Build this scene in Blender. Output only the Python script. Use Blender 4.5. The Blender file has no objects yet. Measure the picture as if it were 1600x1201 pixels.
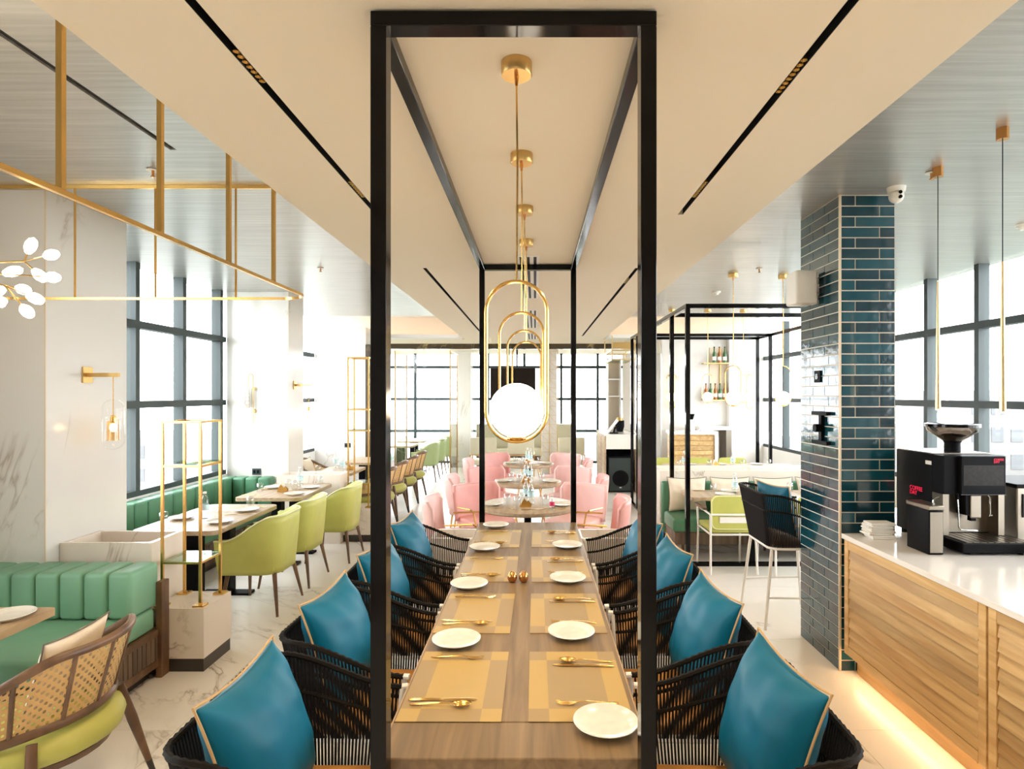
import bpy, bmesh, math, random
from mathutils import Vector, Matrix
random.seed(7)
PI = math.pi
S = bpy.context.scene
COL = S.collection

# ---------------------------------------------------------------- camera, sky, exposure
cam_d = bpy.data.cameras.new('camera'); cam = bpy.data.objects.new('camera', cam_d); COL.objects.link(cam)
cam.location = (0, 0, 1.8); cam.rotation_euler = (PI/2, 0, 0)
cam_d.sensor_width = 36; cam_d.lens = 21.15; cam_d.shift_x = -0.0225; cam_d.shift_y = 0.0097
cam_d.clip_start = 0.05; cam_d.clip_end = 400
S.camera = cam
W = bpy.data.worlds.new('overcast_sky'); S.world = W; W.use_nodes = True
W.node_tree.nodes['Background'].inputs[0].default_value = (0.93, 0.97, 1.0, 1)
W.node_tree.nodes['Background'].inputs[1].default_value = 11.0
S.view_settings.view_transform = 'Standard'; S.view_settings.look = 'None'
S.view_settings.exposure = 0.14; S.view_settings.gamma = 1.0; S.view_settings.use_curve_mapping = False

# ---------------------------------------------------------------- materials
MATS = {}
class NT:
    def __init__(s, name):
        s.m = bpy.data.materials.new(name); s.m.use_nodes = True; s.t = s.m.node_tree
        s.b = s.t.nodes['Principled BSDF']; s.out = s.t.nodes['Material Output']
    def n(s, typ, **kw):
        nd = s.t.nodes.new(typ)
        for k, v in kw.items():
            if k in nd.inputs: nd.inputs[k].default_value = v
            else: setattr(nd, k, v)
        return nd
    def l(s, a, b): s.t.links.new(a, b)
    def coord(s, scale=(1, 1, 1), kind='Object', rot=(0, 0, 0)):
        tc = s.n('ShaderNodeTexCoord'); mp = s.n('ShaderNodeMapping'); mp.inputs['Scale'].default_value = scale
        mp.inputs['Rotation'].default_value = rot
        s.l(tc.outputs[kind], mp.inputs['Vector']); return mp.outputs[0]
    def ramp(s, fac, stops):
        r = s.n('ShaderNodeValToRGB'); e = r.color_ramp.elements
        while len(e) < len(stops): e.new(0.5)
        for i, (p, c) in enumerate(stops): e[i].position = p; e[i].color = (*c, 1) if len(c) == 3 else c
        s.l(fac, r.inputs[0]); return r.outputs[0]
    def bump(s, h, strength=0.2, dist=0.01):
        b = s.n('ShaderNodeBump'); b.inputs['Strength'].default_value = strength; b.inputs['Distance'].default_value = dist
        s.l(h, b.inputs['Height']); s.l(b.outputs[0], s.b.inputs['Normal'])
def mat(name, c, rough=0.5, metal=0.0, emit=None, es=0, coat=0, var=0.0, vs=8, bump=0, bs=60, trans=0, spec=None, sheen=0):
    N = NT(name); b = N.b
    b.inputs['Base Color'].default_value = (*c, 1); b.inputs['Roughness'].default_value = rough; b.inputs['Metallic'].default_value = metal
    if coat: b.inputs['Coat Weight'].default_value = coat
    if trans: b.inputs['Transmission Weight'].default_value = trans
    if spec is not None: b.inputs['Specular IOR Level'].default_value = spec
    if sheen: b.inputs['Sheen Weight'].default_value = sheen
    if emit: b.inputs['Emission Color'].default_value = (*emit, 1); b.inputs['Emission Strength'].default_value = es
    co = N.coord() if (var or bump) else None
    if var:
        nz = N.n('ShaderNodeTexNoise'); nz.inputs['Scale'].default_value = vs; nz.inputs['Detail'].default_value = 3; N.l(co, nz.inputs[0])
        N.l(N.ramp(nz.outputs[0], [(0.3, tuple(x*(1-var) for x in c)), (0.7, tuple(min(1, x*(1+var)) for x in c))]), b.inputs['Base Color'])
    if bump:
        nb = N.n('ShaderNodeTexNoise'); nb.inputs['Scale'].default_value = bs; nb.inputs['Detail'].default_value = 3; N.l(co, nb.inputs[0])
        N.bump(nb.outputs[0], bump, 0.004)
    MATS[name] = N.m; return N
def wood(name, dark, light, scale=(1.2, 14, 14), rough=0.4, obj_random=False):
    N = NT(name); co = N.coord(scale)
    if obj_random:
        oi = N.n('ShaderNodeObjectInfo'); ad = N.n('ShaderNodeVectorMath', operation='ADD')
        ml = N.n('ShaderNodeMath', operation='MULTIPLY'); ml.inputs[1].default_value = 37.0; N.l(oi.outputs['Random'], ml.inputs[0])
        N.l(co, ad.inputs[0]); N.l(ml.outputs[0], ad.inputs[1]); co = ad.outputs[0]
    nz = N.n('ShaderNodeTexNoise'); nz.inputs['Scale'].default_value = 1.6; nz.inputs['Detail'].default_value = 6; nz.inputs['Distortion'].default_value = 0.6
    N.l(co, nz.inputs[0])
    c = N.ramp(nz.outputs[0], [(0.30, dark), (0.52, tuple((a+b)/2 for a, b in zip(dark, light))), (0.70, light)])
    if obj_random:
        mx = N.n('ShaderNodeMix', data_type='RGBA', blend_type='MULTIPLY'); mx.inputs[0].default_value = 1.0
        rr = N.ramp(oi.outputs['Random'], [(0.0, (0.72, 0.70, 0.66)), (0.5, (0.95, 0.94, 0.92)), (1.0, (1.06, 1.04, 1.0))])
        N.l(c, mx.inputs[6]); N.l(rr, mx.inputs[7]); c = mx.outputs[2]
    N.l(c, N.b.inputs['Base Color']); N.b.inputs['Roughness'].default_value = rough
    N.bump(nz.outputs[0], 0.08, 0.003); MATS[name] = N.m
def marble(name, base, vein, rough=0.18, scale=0.9, amount=0.06, tint=None, rot=(0.5, 0.35, 0.7), obj_random=False):
    N = NT(name); co = N.coord((scale, scale, scale), rot=rot)
    if obj_random:
        oi = N.n('ShaderNodeObjectInfo'); ad = N.n('ShaderNodeVectorMath', operation='ADD')
        ml = N.n('ShaderNodeMath', operation='MULTIPLY'); ml.inputs[1].default_value = 53.0; N.l(oi.outputs['Random'], ml.inputs[0])
        N.l(co, ad.inputs[0]); N.l(ml.outputs[0], ad.inputs[1]); co = ad.outputs[0]
    nz = N.n('ShaderNodeTexNoise'); nz.inputs['Scale'].default_value = 1.3; nz.inputs['Detail'].default_value = 5; nz.inputs['Roughness'].default_value = 0.55
    nz.inputs['Distortion'].default_value = 0.9
    st = N.n('ShaderNodeMapping'); st.inputs['Scale'].default_value = (0.45, 1.5, 0.8); N.l(co, st.inputs[0]); N.l(st.outputs[0], nz.inputs[0])
    sb = N.n('ShaderNodeMath', operation='SUBTRACT'); sb.inputs[1].default_value = 0.5; N.l(nz.outputs[0], sb.inputs[0])
    ab = N.n('ShaderNodeMath', operation='ABSOLUTE'); N.l(sb.outputs[0], ab.inputs[0])
    n2 = N.n('ShaderNodeTexNoise'); n2.inputs['Scale'].default_value = 1.1; n2.inputs['Detail'].default_value = 2; N.l(co, n2.inputs[0])
    mask = N.ramp(n2.outputs[0], [(0.52, (0, 0, 0)), (0.70, (1, 1, 1))])
    v = N.ramp(ab.outputs[0], [(0.0, (1, 1, 1)), (amount*0.35, (0.35, 0.35, 0.35)), (amount, (0, 0, 0))])
    mu = N.n('ShaderNodeMath', operation='MULTIPLY'); N.l(v, mu.inputs[0]); N.l(mask, mu.inputs[1])
    mx = N.n('ShaderNodeMix', data_type='RGBA'); mx.inputs[6].default_value = (*base, 1); mx.inputs[7].default_value = (*vein, 1)
    N.l(mu.outputs[0], mx.inputs[0]); N.l(mx.outputs[2], N.b.inputs['Base Color']); N.b.inputs['Roughness'].default_value = rough
    MATS[name] = N.m
def glass(name, tint=(1, 1, 1), gloss=0.12, rough=0.02):
    N = NT(name); N.t.nodes.remove(N.b)
    tr = N.n('ShaderNodeBsdfTransparent'); tr.inputs[0].default_value = (*tint, 1)
    gl = N.n('ShaderNodeBsdfGlossy'); gl.inputs['Roughness'].default_value = rough
    fr = N.n('ShaderNodeLayerWeight'); fr.inputs[0].default_value = 0.5
    pw = N.n('ShaderNodeMath', operation='POWER'); pw.inputs[1].default_value = 4.0; N.l(fr.outputs['Facing'], pw.inputs[0])
    ad = N.n('ShaderNodeMath', operation='MULTIPLY_ADD'); ad.inputs[1].default_value = 0.5; ad.inputs[2].default_value = gloss; N.l(pw.outputs[0], ad.inputs[0])
    mx = N.n('ShaderNodeMixShader'); N.l(ad.outputs[0], mx.inputs[0]); N.l(tr.outputs[0], mx.inputs[1]); N.l(gl.outputs[0], mx.inputs[2])
    N.l(mx.outputs[0], N.out.inputs[0]); MATS[name] = N.m

mat('gold', (0.75, 0.47, 0.15), 0.22, 1.0)
mat('brushed_gold', (0.66, 0.44, 0.17), 0.33, 1.0)
mat('pale_gold', (0.78, 0.60, 0.32), 0.3, 1.0)
mat('copper', (0.60, 0.28, 0.09), 0.2, 1.0)
mat('black_gloss', (0.0025, 0.0025, 0.003), 0.10, 0.0, spec=0.2)
mat('black_matt', (0.005, 0.005, 0.006), 0.5, spec=0.08)
mat('slot_black', (0.004, 0.005, 0.006), 0.6)
mat('window_metal', (0.022, 0.036, 0.036), 0.5, 0.0)
mat('cream_paint_warm_lit', (0.80, 0.70, 0.55), 0.85)  # cream ceiling, with warm bounce light put into its tan tone
mat('white_paint', (0.82, 0.80, 0.76), 0.8)
mat('white_metal', (0.85, 0.82, 0.77), 0.35)
mat('white_plastic', (0.80, 0.76, 0.68), 0.45)
mat('white_porcelain', (0.72, 0.68, 0.58), 0.2, coat=0.4, var=0.05, vs=30)
mat('teal_leather', (0.0, 0.118, 0.20), 0.45, bump=0.18, bs=9, spec=0.25)
mat('tan_piping', (0.50, 0.31, 0.13), 0.5)
mat('camel_leather', (0.47, 0.22, 0.055), 0.45, var=0.08)
mat('brown_leather', (0.16, 0.095, 0.06), 0.45)
mat('rope_black', (0.006, 0.005, 0.005), 0.7, bump=0.3, bs=400, spec=0.2)
mat('rope_braid', (0.009, 0.007, 0.005), 0.6, bump=0.4, bs=300, spec=0.12)
mat('lime_leather', (0.50, 0.50, 0.115), 0.45, var=0.05)
mat('lime_piping', (0.74, 0.74, 0.42), 0.45)
mat('sage_leather', (0.40, 0.50, 0.24), 0.45)
mat('green_leather_lit', (0.19, 0.40, 0.255), 0.42, var=0.06, vs=4)  # lit tone of the green banquette leather, light put into the colour
mat('green_leather_shaded', (0.075, 0.225, 0.12), 0.42, var=0.08, vs=4)  # same green leather, painted darker for its backlit shade
mat('pink_leather', (0.80, 0.50, 0.46), 0.45, var=0.04)
mat('pink_leather_lit', (0.76, 0.37, 0.33), 0.45, var=0.04)  # same pink leather, tinted like the lit insides of the backs
mat('beige_leather', (0.58, 0.54, 0.38), 0.5)
mat('cream_fabric', (0.72, 0.62, 0.48), 0.8, bump=0.2, bs=200)
mat('fabric_piping', (0.16, 0.12, 0.09), 0.7)
mat('walnut_dark', (0.10, 0.06, 0.04), 0.45)
mat('ferrule', (0.02, 0.017, 0.015), 0.4)
mat('bulb', (1, 0.9, 0.75), 0.4, emit=(1.0, 0.83, 0.6), es=14)
mat('globe_glow', (1, 0.95, 0.88), 0.3, emit=(1.0, 0.86, 0.66), es=9)
mat('sconce_glow', (1, 0.9, 0.8), 0.3, emit=(1.0, 0.84, 0.66), es=4)
mat('led_warm', (1, 0.8, 0.5), 0.4, emit=(1.0, 0.72, 0.42), es=30)
mat('cove_led', (1, 0.8, 0.6), 0.4, emit=(1.0, 0.62, 0.44), es=5)
mat('counter_white', (0.80, 0.76, 0.70), 0.16, coat=0.3)
mat('steel', (0.27, 0.235, 0.19), 0.35, 1.0)
mat('chrome', (0.8, 0.8, 0.8), 0.1, 1.0)
mat('red_print', (0.75, 0.01, 0.05), 0.5, emit=(0.9, 0.02, 0.08), es=0.6)
mat('red_plastic', (0.25, 0.01, 0.02), 0.4)
mat('grey_print', (0.10, 0.10, 0.11), 0.5)
mat('coffee_bean', (0.06, 0.025, 0.012), 0.5, var=0.4, vs=120)
mat('napkin', (0.84, 0.81, 0.75), 0.9)
mat('bottle_label', (0.55, 0.74, 0.76), 0.5, var=0.25, vs=25)
mat('pink_label', (0.75, 0.04, 0.14), 0.5)
mat('bottle_green', (0.05, 0.14, 0.05), 0.15)
mat('bottle_amber', (0.35, 0.12, 0.02), 0.15)
mat('grout', (0.72, 0.63, 0.50), 0.8)
mat('edge_trim', (0.70, 0.58, 0.42), 0.4)
mat('floor_grout', (0.52, 0.45, 0.38), 0.8)
mat('plinth', (0.035, 0.028, 0.022), 0.35)
mat('screen_dark', (0.010, 0.006, 0.004), 0.35, spec=0.2, var=0.5, vs=60)
mat('outside_ground', (0.16, 0.18, 0.16), 0.9)
mat('outside_wall', (0.15, 0.145, 0.14), 0.9)
mat('outside_window', (0.10, 0.105, 0.11), 0.8)
mat('foliage', (0.085, 0.11, 0.085), 0.9, var=0.2, vs=1.5)
wood('table_wood', (0.140, 0.084, 0.035), (0.265, 0.170, 0.078), (16, 1.0, 14))
wood('table_edge', (0.34, 0.22, 0.11), (0.48, 0.33, 0.18), (6, 3, 6))
wood('pale_table', (0.34, 0.235, 0.14), (0.50, 0.375, 0.245), (14, 1.2, 14))
wood('oak', (0.52, 0.30, 0.105), (0.78, 0.55, 0.26), (12, 0.9, 12), 0.42, True)
wood('walnut', (0.085, 0.045, 0.024), (0.19, 0.10, 0.05), (10, 10, 1.2), 0.4)
wood('walnut_long', (0.085, 0.042, 0.022), (0.20, 0.105, 0.05), (6, 6, 3), 0.38)
wood('slat_wood', (0.10, 0.065, 0.045), (0.20, 0.135, 0.09), (16, 16, 1.0), 0.5, True)
marble('marble_white', (0.72, 0.695, 0.65), (0.30, 0.23, 0.15), 0.16, 0.8, 0.020)
marble('marble_floor', (0.82, 0.775, 0.71), (0.26, 0.19, 0.13), 0.25, 0.75, 0.022, obj_random=True)
marble('marble_block', (0.79, 0.70, 0.60), (0.24, 0.14, 0.07), 0.2, 1.5, 0.024)
marble('emperador', (0.060, 0.040, 0.020), (0.50, 0.36, 0.16), 0.2, 2.4, 0.05)
glass('clear_glass', (1, 1, 1), 0.02); glass('tumbler_glass', (0.95, 0.97, 0.97), 0.16, 0.05); glass('shelf_glass', (0.72, 0.88, 0.82), 0.10)
glass('amber_glass', (0.95, 0.72, 0.42), 0.12, 0.1); glass('bottle_plastic', (0.94, 0.97, 0.97), 0.10, 0.08); glass('smoke_glass', (0.45, 0.38, 0.32), 0.15, 0.05)
def special_mats():
    # brushed silver lacquer of the raised ceilings
    N = NT('silver_ceiling'); co = N.coord((0.6, 16, 1))
    nz = N.n('ShaderNodeTexNoise'); nz.inputs['Scale'].default_value = 3.0; nz.inputs['Detail'].default_value = 5; N.l(co, nz.inputs[0])
    N.l(N.ramp(nz.outputs[0], [(0.3, (0.42, 0.41, 0.39)), (0.7, (0.56, 0.55, 0.52))]), N.b.inputs['Base Color'])
    N.b.inputs['Metallic'].default_value = 0.55; N.b.inputs['Roughness'].default_value = 0.30
    N.bump(nz.outputs[0], 0.05, 0.01); MATS['silver_ceiling'] = N.m
    # hand made glazed tile: tone differs from tile to tile, wavy glaze
    N = NT('tile_glaze'); oi = N.n('ShaderNodeObjectInfo')
    N.l(N.ramp(oi.outputs['Random'], [(0, (0.002, 0.026, 0.040)), (0.5, (0.003, 0.044, 0.064)), (1, (0.005, 0.072, 0.098))]), N.b.inputs['Base Color'])
    co = N.coord((1, 1, 1)); nz = N.n('ShaderNodeTexNoise'); nz.inputs['Scale'].default_value = 16; nz.inputs['Detail'].default_value = 2; N.l(co, nz.inputs[0])
    N.b.inputs['Roughness'].default_value = 0.13; N.b.inputs['Coat Weight'].default_value = 0.5; N.bump(nz.outputs[0], 0.35, 0.006); MATS['tile_glaze'] = N.m
    # woven cane with open holes
    N = NT('cane'); co = N.coord((1, 1, 1), 'UV'); sx = N.n('ShaderNodeSeparateXYZ'); N.l(co, sx.inputs[0])
    def s(sock, k):
        m = N.n('ShaderNodeMath', operation='MULTIPLY'); m.inputs[1].default_value = k; N.l(sock, m.inputs[0])
        q = N.n('ShaderNodeMath', operation='SINE'); N.l(m.outputs[0], q.inputs[0]); return q.outputs[0]
    mu = N.n('ShaderNodeMath', operation='MULTIPLY'); N.l(s(sx.outputs[0], 190.0), mu.inputs[0]); N.l(s(sx.outputs[1], 190.0), mu.inputs[1])
    gt = N.n('ShaderNodeMath', operation='GREATER_THAN'); gt.inputs[1].default_value = 0.42; N.l(mu.outputs[0], gt.inputs[0])
    N.b.inputs['Base Color'].default_value = (0.62, 0.38, 0.14, 1); N.b.inputs['Roughness'].default_value = 0.5
    tr = N.n('ShaderNodeBsdfTransparent'); mx = N.n('ShaderNodeMixShader')
    N.l(gt.outputs[0], mx.inputs[0]); N.l(N.b.outputs[0], mx.inputs[1]); N.l(tr.outputs[0], mx.inputs[2]); N.l(mx.outputs[0], N.out.inputs[0]); MATS['cane'] = N.m
    # woven vinyl placemat: border bands crossing at the corners
    for nm, flip in (('placemat_weave', 0), ('placemat_weave_reversed', 1)):
        N = NT(nm); tc = N.n('ShaderNodeTexCoord'); sx = N.n('ShaderNodeSeparateXYZ'); N.l(tc.outputs['Generated'], sx.inputs[0])
        def edge(sock, w):
            a = N.n('ShaderNodeMath', operation='SUBTRACT'); a.inputs[1].default_value = 0.5; N.l(sock, a.inputs[0])
            b = N.n('ShaderNodeMath', operation='ABSOLUTE'); N.l(a.outputs[0], b.inputs[0])
            c = N.n('ShaderNodeMath', operation='GREATER_THAN'); c.inputs[1].default_value = 0.5-w; N.l(b.outputs[0], c.inputs[0]); return c.outputs[0]
        x, y = edge(sx.outputs[0], 0.20), edge(sx.outputs[1], 0.15)
        d = N.n('ShaderNodeMath', operation='SUBTRACT'); N.l(x, d.inputs[0]); N.l(y, d.inputs[1])
        a = N.n('ShaderNodeMath', operation='ABSOLUTE'); N.l(d.outputs[0], a.inputs[0])
        A, B = (0.45, 0.295, 0.085), (0.335, 0.225, 0.09)
        if flip: A, B = B, A
        N.l(N.ramp(a.outputs[0], [(0.4, A), (0.6, B)]), N.b.inputs['Base Color'])
        N.b.inputs['Roughness'].default_value = 0.38
        w = N.n('ShaderNodeTexWave'); w.inputs['Scale'].default_value = 160; N.l(tc.outputs['Object'], w.inputs[0]); N.bump(w.outputs[1], 0.15, 0.002)
        MATS[nm] = N.m
special_mats()

# ---------------------------------------------------------------- mesh builder
class MB:
    def __init__(s): s.v = []; s.f = []; s.uv = None
    def add(s, vs, fs):
        o = len(s.v); s.v += [tuple(p) for p in vs]; s.f += [tuple(i+o for i in f) for f in fs]; return s
    def box(s, x0, x1, y0, y1, z0, z1):
        v = [(x, y, z) for z in (z0, z1) for y in (y0, y1) for x in (x0, x1)]
        return s.add(v, [(0, 2, 3, 1), (4, 5, 7, 6), (0, 1, 5, 4), (2, 6, 7, 3), (0, 4, 6, 2), (1, 3, 7, 5)])
    def rbox(s, x0, x1, y0, y1, z0, z1, r=0.01, seg=2):
        bm = bmesh.new(); bmesh.ops.create_cube(bm, size=1)
        for v in bm.verts: v.co = ((x0+x1)/2+v.co.x*(x1-x0), (y0+y1)/2+v.co.y*(y1-y0), (z0+z1)/2+v.co.z*(z1-z0))
        bmesh.ops.bevel(bm, geom=bm.edges[:], offset=r, segments=seg, affect='EDGES', profile=0.5)
        bm.verts.index_update(); s.add([v.co[:] for v in bm.verts], [[v.index for v in f.verts] for f in bm.faces]); bm.free(); return s
    def tube(s, pts, r, n=8, closed=False, caps=True, flat=1.0):
        pts = [Vector(p) for p in pts]; k = len(pts); rs = r if isinstance(r, (list, tuple)) else [r]*k
        vs = []; prev = None
        for i, p in enumerate(pts):
            if closed: t = pts[(i+1) % k]-pts[i-1]
            else: t = pts[min(i+1, k-1)]-pts[max(i-1, 0)]
            t.normalize()
            if prev is None:
                u = Vector((0, 0, 1)) if abs(t.z) < 0.9 else Vector((1, 0, 0))
                u = (u-t*u.dot(t)).normalized()
            else: u = (prev-t*prev.dot(t)).normalized()
            prev = u; w = t.cross(u)
            for j in range(n):
                a = 2*PI*j/n+PI/n; vs.append(p+u*(math.cos(a)*rs[i])+w*(math.sin(a)*rs[i]*flat))
        fs = []
        for i in range(k if closed else k-1):
            for j in range(n):
                a, b = i*n+j, i*n+(j+1) % n; c, d = ((i+1) % k)*n+(j+1) % n, ((i+1) % k)*n+j
                fs.append((a, b, c, d))
        if caps and not closed: fs += [tuple(range(n-1, -1, -1)), tuple((k-1)*n+j for j in range(n))]
        return s.add(vs, fs)
    def lathe(s, prof, n=24, c=(0, 0, 0), sx=1, sy=1):
        vs = []; fs = []; k = len(prof)
        for r, z in prof:
            for j in range(n):
                a = 2*PI*j/n; vs.append((c[0]+math.cos(a)*r*sx, c[1]+math.sin(a)*r*sy, c[2]+z))
        for i in range(k-1):
            for j in range(n): fs.append((i*n+j, i*n+(j+1) % n, (i+1)*n+(j+1) % n, (i+1)*n+j))
        if prof[0][0] > 1e-6: fs.append(tuple(range(n-1, -1, -1)))
        if prof[-1][0] > 1e-6: fs.append(tuple((k-1)*n+j for j in range(n)))
        return s.add(vs, fs)
    def shell(s, prof, n=24, c=(0, 0, 0)):     # open lathe, no caps
        vs = []; fs = []; k = len(prof)
        for r, z in prof:
            for j in range(n):
                a = 2*PI*j/n; vs.append((c[0]+math.cos(a)*r, c[1]+math.sin(a)*r, c[2]+z))
        for i in range(k-1):
            for j in range(n): fs.append((i*n+j, i*n+(j+1) % n, (i+1)*n+(j+1) % n, (i+1)*n+j))
        return s.add(vs, fs)
    def sphere(s, c, r, n=20, m=12, sz=1.0):
        return s.lathe([(r*math.sin(PI*i/m) if 0 < i < m else 0.0, -r*sz*math.cos(PI*i/m)) for i in range(m+1)], n, c)
    def prism(s, poly, z0, z1, plane='xy'):
        k = len(poly); q = {'xy': lambda a, b, h: (a, b, h), 'xz': lambda a, b, h: (a, h, b), 'yz': lambda a, b, h: (h, a, b)}[plane]
        vs = [q(a, b, z0) for a, b in poly]+[q(a, b, z1) for a, b in poly]
        return s.add(vs, [tuple(range(k-1, -1, -1)), tuple(range(k, 2*k))]+[(i, (i+1) % k, k+(i+1) % k, k+i) for i in range(k)])
    def grid(s, fn, nu, nv, closeu=False, uv=None):
        vs = [fn(i/(nu if closeu else nu-1), j/(nv-1)) for j in range(nv) for i in range(nu)]
        fs = []
        for j in range(nv-1):
            for i in range(nu if closeu else nu-1):
                fs.append((j*nu+i, j*nu+(i+1) % nu, (j+1)*nu+(i+1) % nu, (j+1)*nu+i))
        if uv: s.uv = [uv(i/(nu-1), j/(nv-1)) for j in range(nv) for i in range(nu)]
        return s.add(vs, fs)
    def xf(s, loc=(0, 0, 0), rz=0, ry=0, rx=0, sc=1):
        M = Matrix.Translation(loc) @ Matrix.Rotation(rz, 4, 'Z') @ Matrix.Rotation(ry, 4, 'Y') @ Matrix.Rotation(rx, 4, 'X') @ Matrix.Scale(sc, 4)
        s.v = [tuple(M @ Vector(p)) for p in s.v]; return s
    def build(s, name, m, parent=None, smooth=False, solid=0, sub=0, label=None, kind=None, off=-1):
        me = bpy.data.meshes.new(name); me.from_pydata(s.v, [], s.f)
        bm = bmesh.new(); bm.from_mesh(me); bmesh.ops.recalc_face_normals(bm, faces=bm.faces[:]); bm.to_mesh(me); bm.free()
        if s.uv:
            ul = me.uv_layers.new(name='UVMap')
            for lp in me.loops: ul.data[lp.index].uv = s.uv[lp.vertex_index]
        if smooth:
            me.polygons.foreach_set('use_smooth', [True]*len(me.polygons))
            try: me.set_sharp_from_angle(angle=0.75 if smooth is True else smooth)
            except Exception: pass
        me.materials.append(MATS[m])
        o = bpy.data.objects.new(name, me); COL.objects.link(o)
        if parent: o.parent = parent
        if solid: md = o.modifiers.new('solid', 'SOLIDIFY'); md.thickness = solid; md.offset = off
        if sub: md = o.modifiers.new('sub', 'SUBSURF'); md.levels = sub; md.render_levels = sub
        if label: o['label'] = label
        if kind: o['kind'] = kind
        return o
def tag(o, label, cat, group=None):
    o['label'] = label; o['category'] = cat
    if group: o['group'] = group
    return o
def thing(name, label, cat, loc=(0, 0, 0), rz=0, group=None):
    o = bpy.data.objects.new(name, None); COL.objects.link(o); o.location = loc; o.rotation_euler = (0, 0, rz); o.empty_display_size = 0.1
    return tag(o, label, cat, group)
def struct(o, label=None, cat=None):
    o['kind'] = 'structure'
    if label: o['label'] = label
    if cat: o['category'] = cat
    return o
def copy_tree(o, loc=None, rz=None, label=None, group=None, parent=None):
    c = o.copy(); COL.objects.link(c); c.parent = parent
    if loc is not None: c.location = loc
    if rz is not None: c.rotation_euler = (0, 0, rz)
    if label: c['label'] = label
    if group: c['group'] = group
    for ch in o.children: copy_tree(ch, parent=c)
    return c
USED = set()
def place(proto, loc, rz, label, group=None):    # the first call moves the prototype itself, later ones copy it
    if proto.name not in USED:
        USED.add(proto.name); proto.location = loc; proto.rotation_euler = (0, 0, rz); proto['label'] = label
        if group: proto['group'] = group
        return proto
    return copy_tree(proto, loc, rz, label, group)
def clone(o, loc, parent=None, rz=None):
    c = o.copy(); COL.objects.link(c); c.location = loc
    if parent is not None: c.parent = parent
    if rz is not None: c.rotation_euler = (0, 0, rz)
    return c
def arc(cx, cy, r, a0, a1, n, ry=None):
    ry = r if ry is None else ry
    return [(cx+r*math.cos(math.radians(a0+(a1-a0)*i/n)), cy+ry*math.sin(math.radians(a0+(a1-a0)*i/n))) for i in range(n+1)]
def rrect(x0, x1, y0, y1, r, n=5):
    return arc(x1-r, y0+r, r, -90, 0, n)+arc(x1-r, y1-r, r, 0, 90, n)+arc(x0+r, y1-r, r, 90, 180, n)+arc(x0+r, y0+r, r, 180, 270, n)
def ease(t): t = max(0, min(1, t)); return t*t*(3-2*t)
def upath(s, hw, hb, fx, rc):                    # U shaped plan, open to +x; s in 0..1 along its length
    segs = [fx+hb-rc, PI*rc/2, 2*hw-2*rc, PI*rc/2, fx+hb-rc]; d = s*sum(segs)
    if d <= segs[0]: return (fx-d, -hw)
    d -= segs[0]
    if d <= segs[1]: a = -PI/2-d/rc; return (-hb+rc+rc*math.cos(a), -hw+rc+rc*math.sin(a))
    d -= segs[1]
    if d <= segs[2]: return (-hb, -hw+rc+d)
    d -= segs[2]
    if d <= segs[3]: a = PI-d/rc; return (-hb+rc+rc*math.cos(a), hw-rc+rc*math.sin(a))
    d -= segs[3]
    return (-hb+rc+d, hw)

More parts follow.
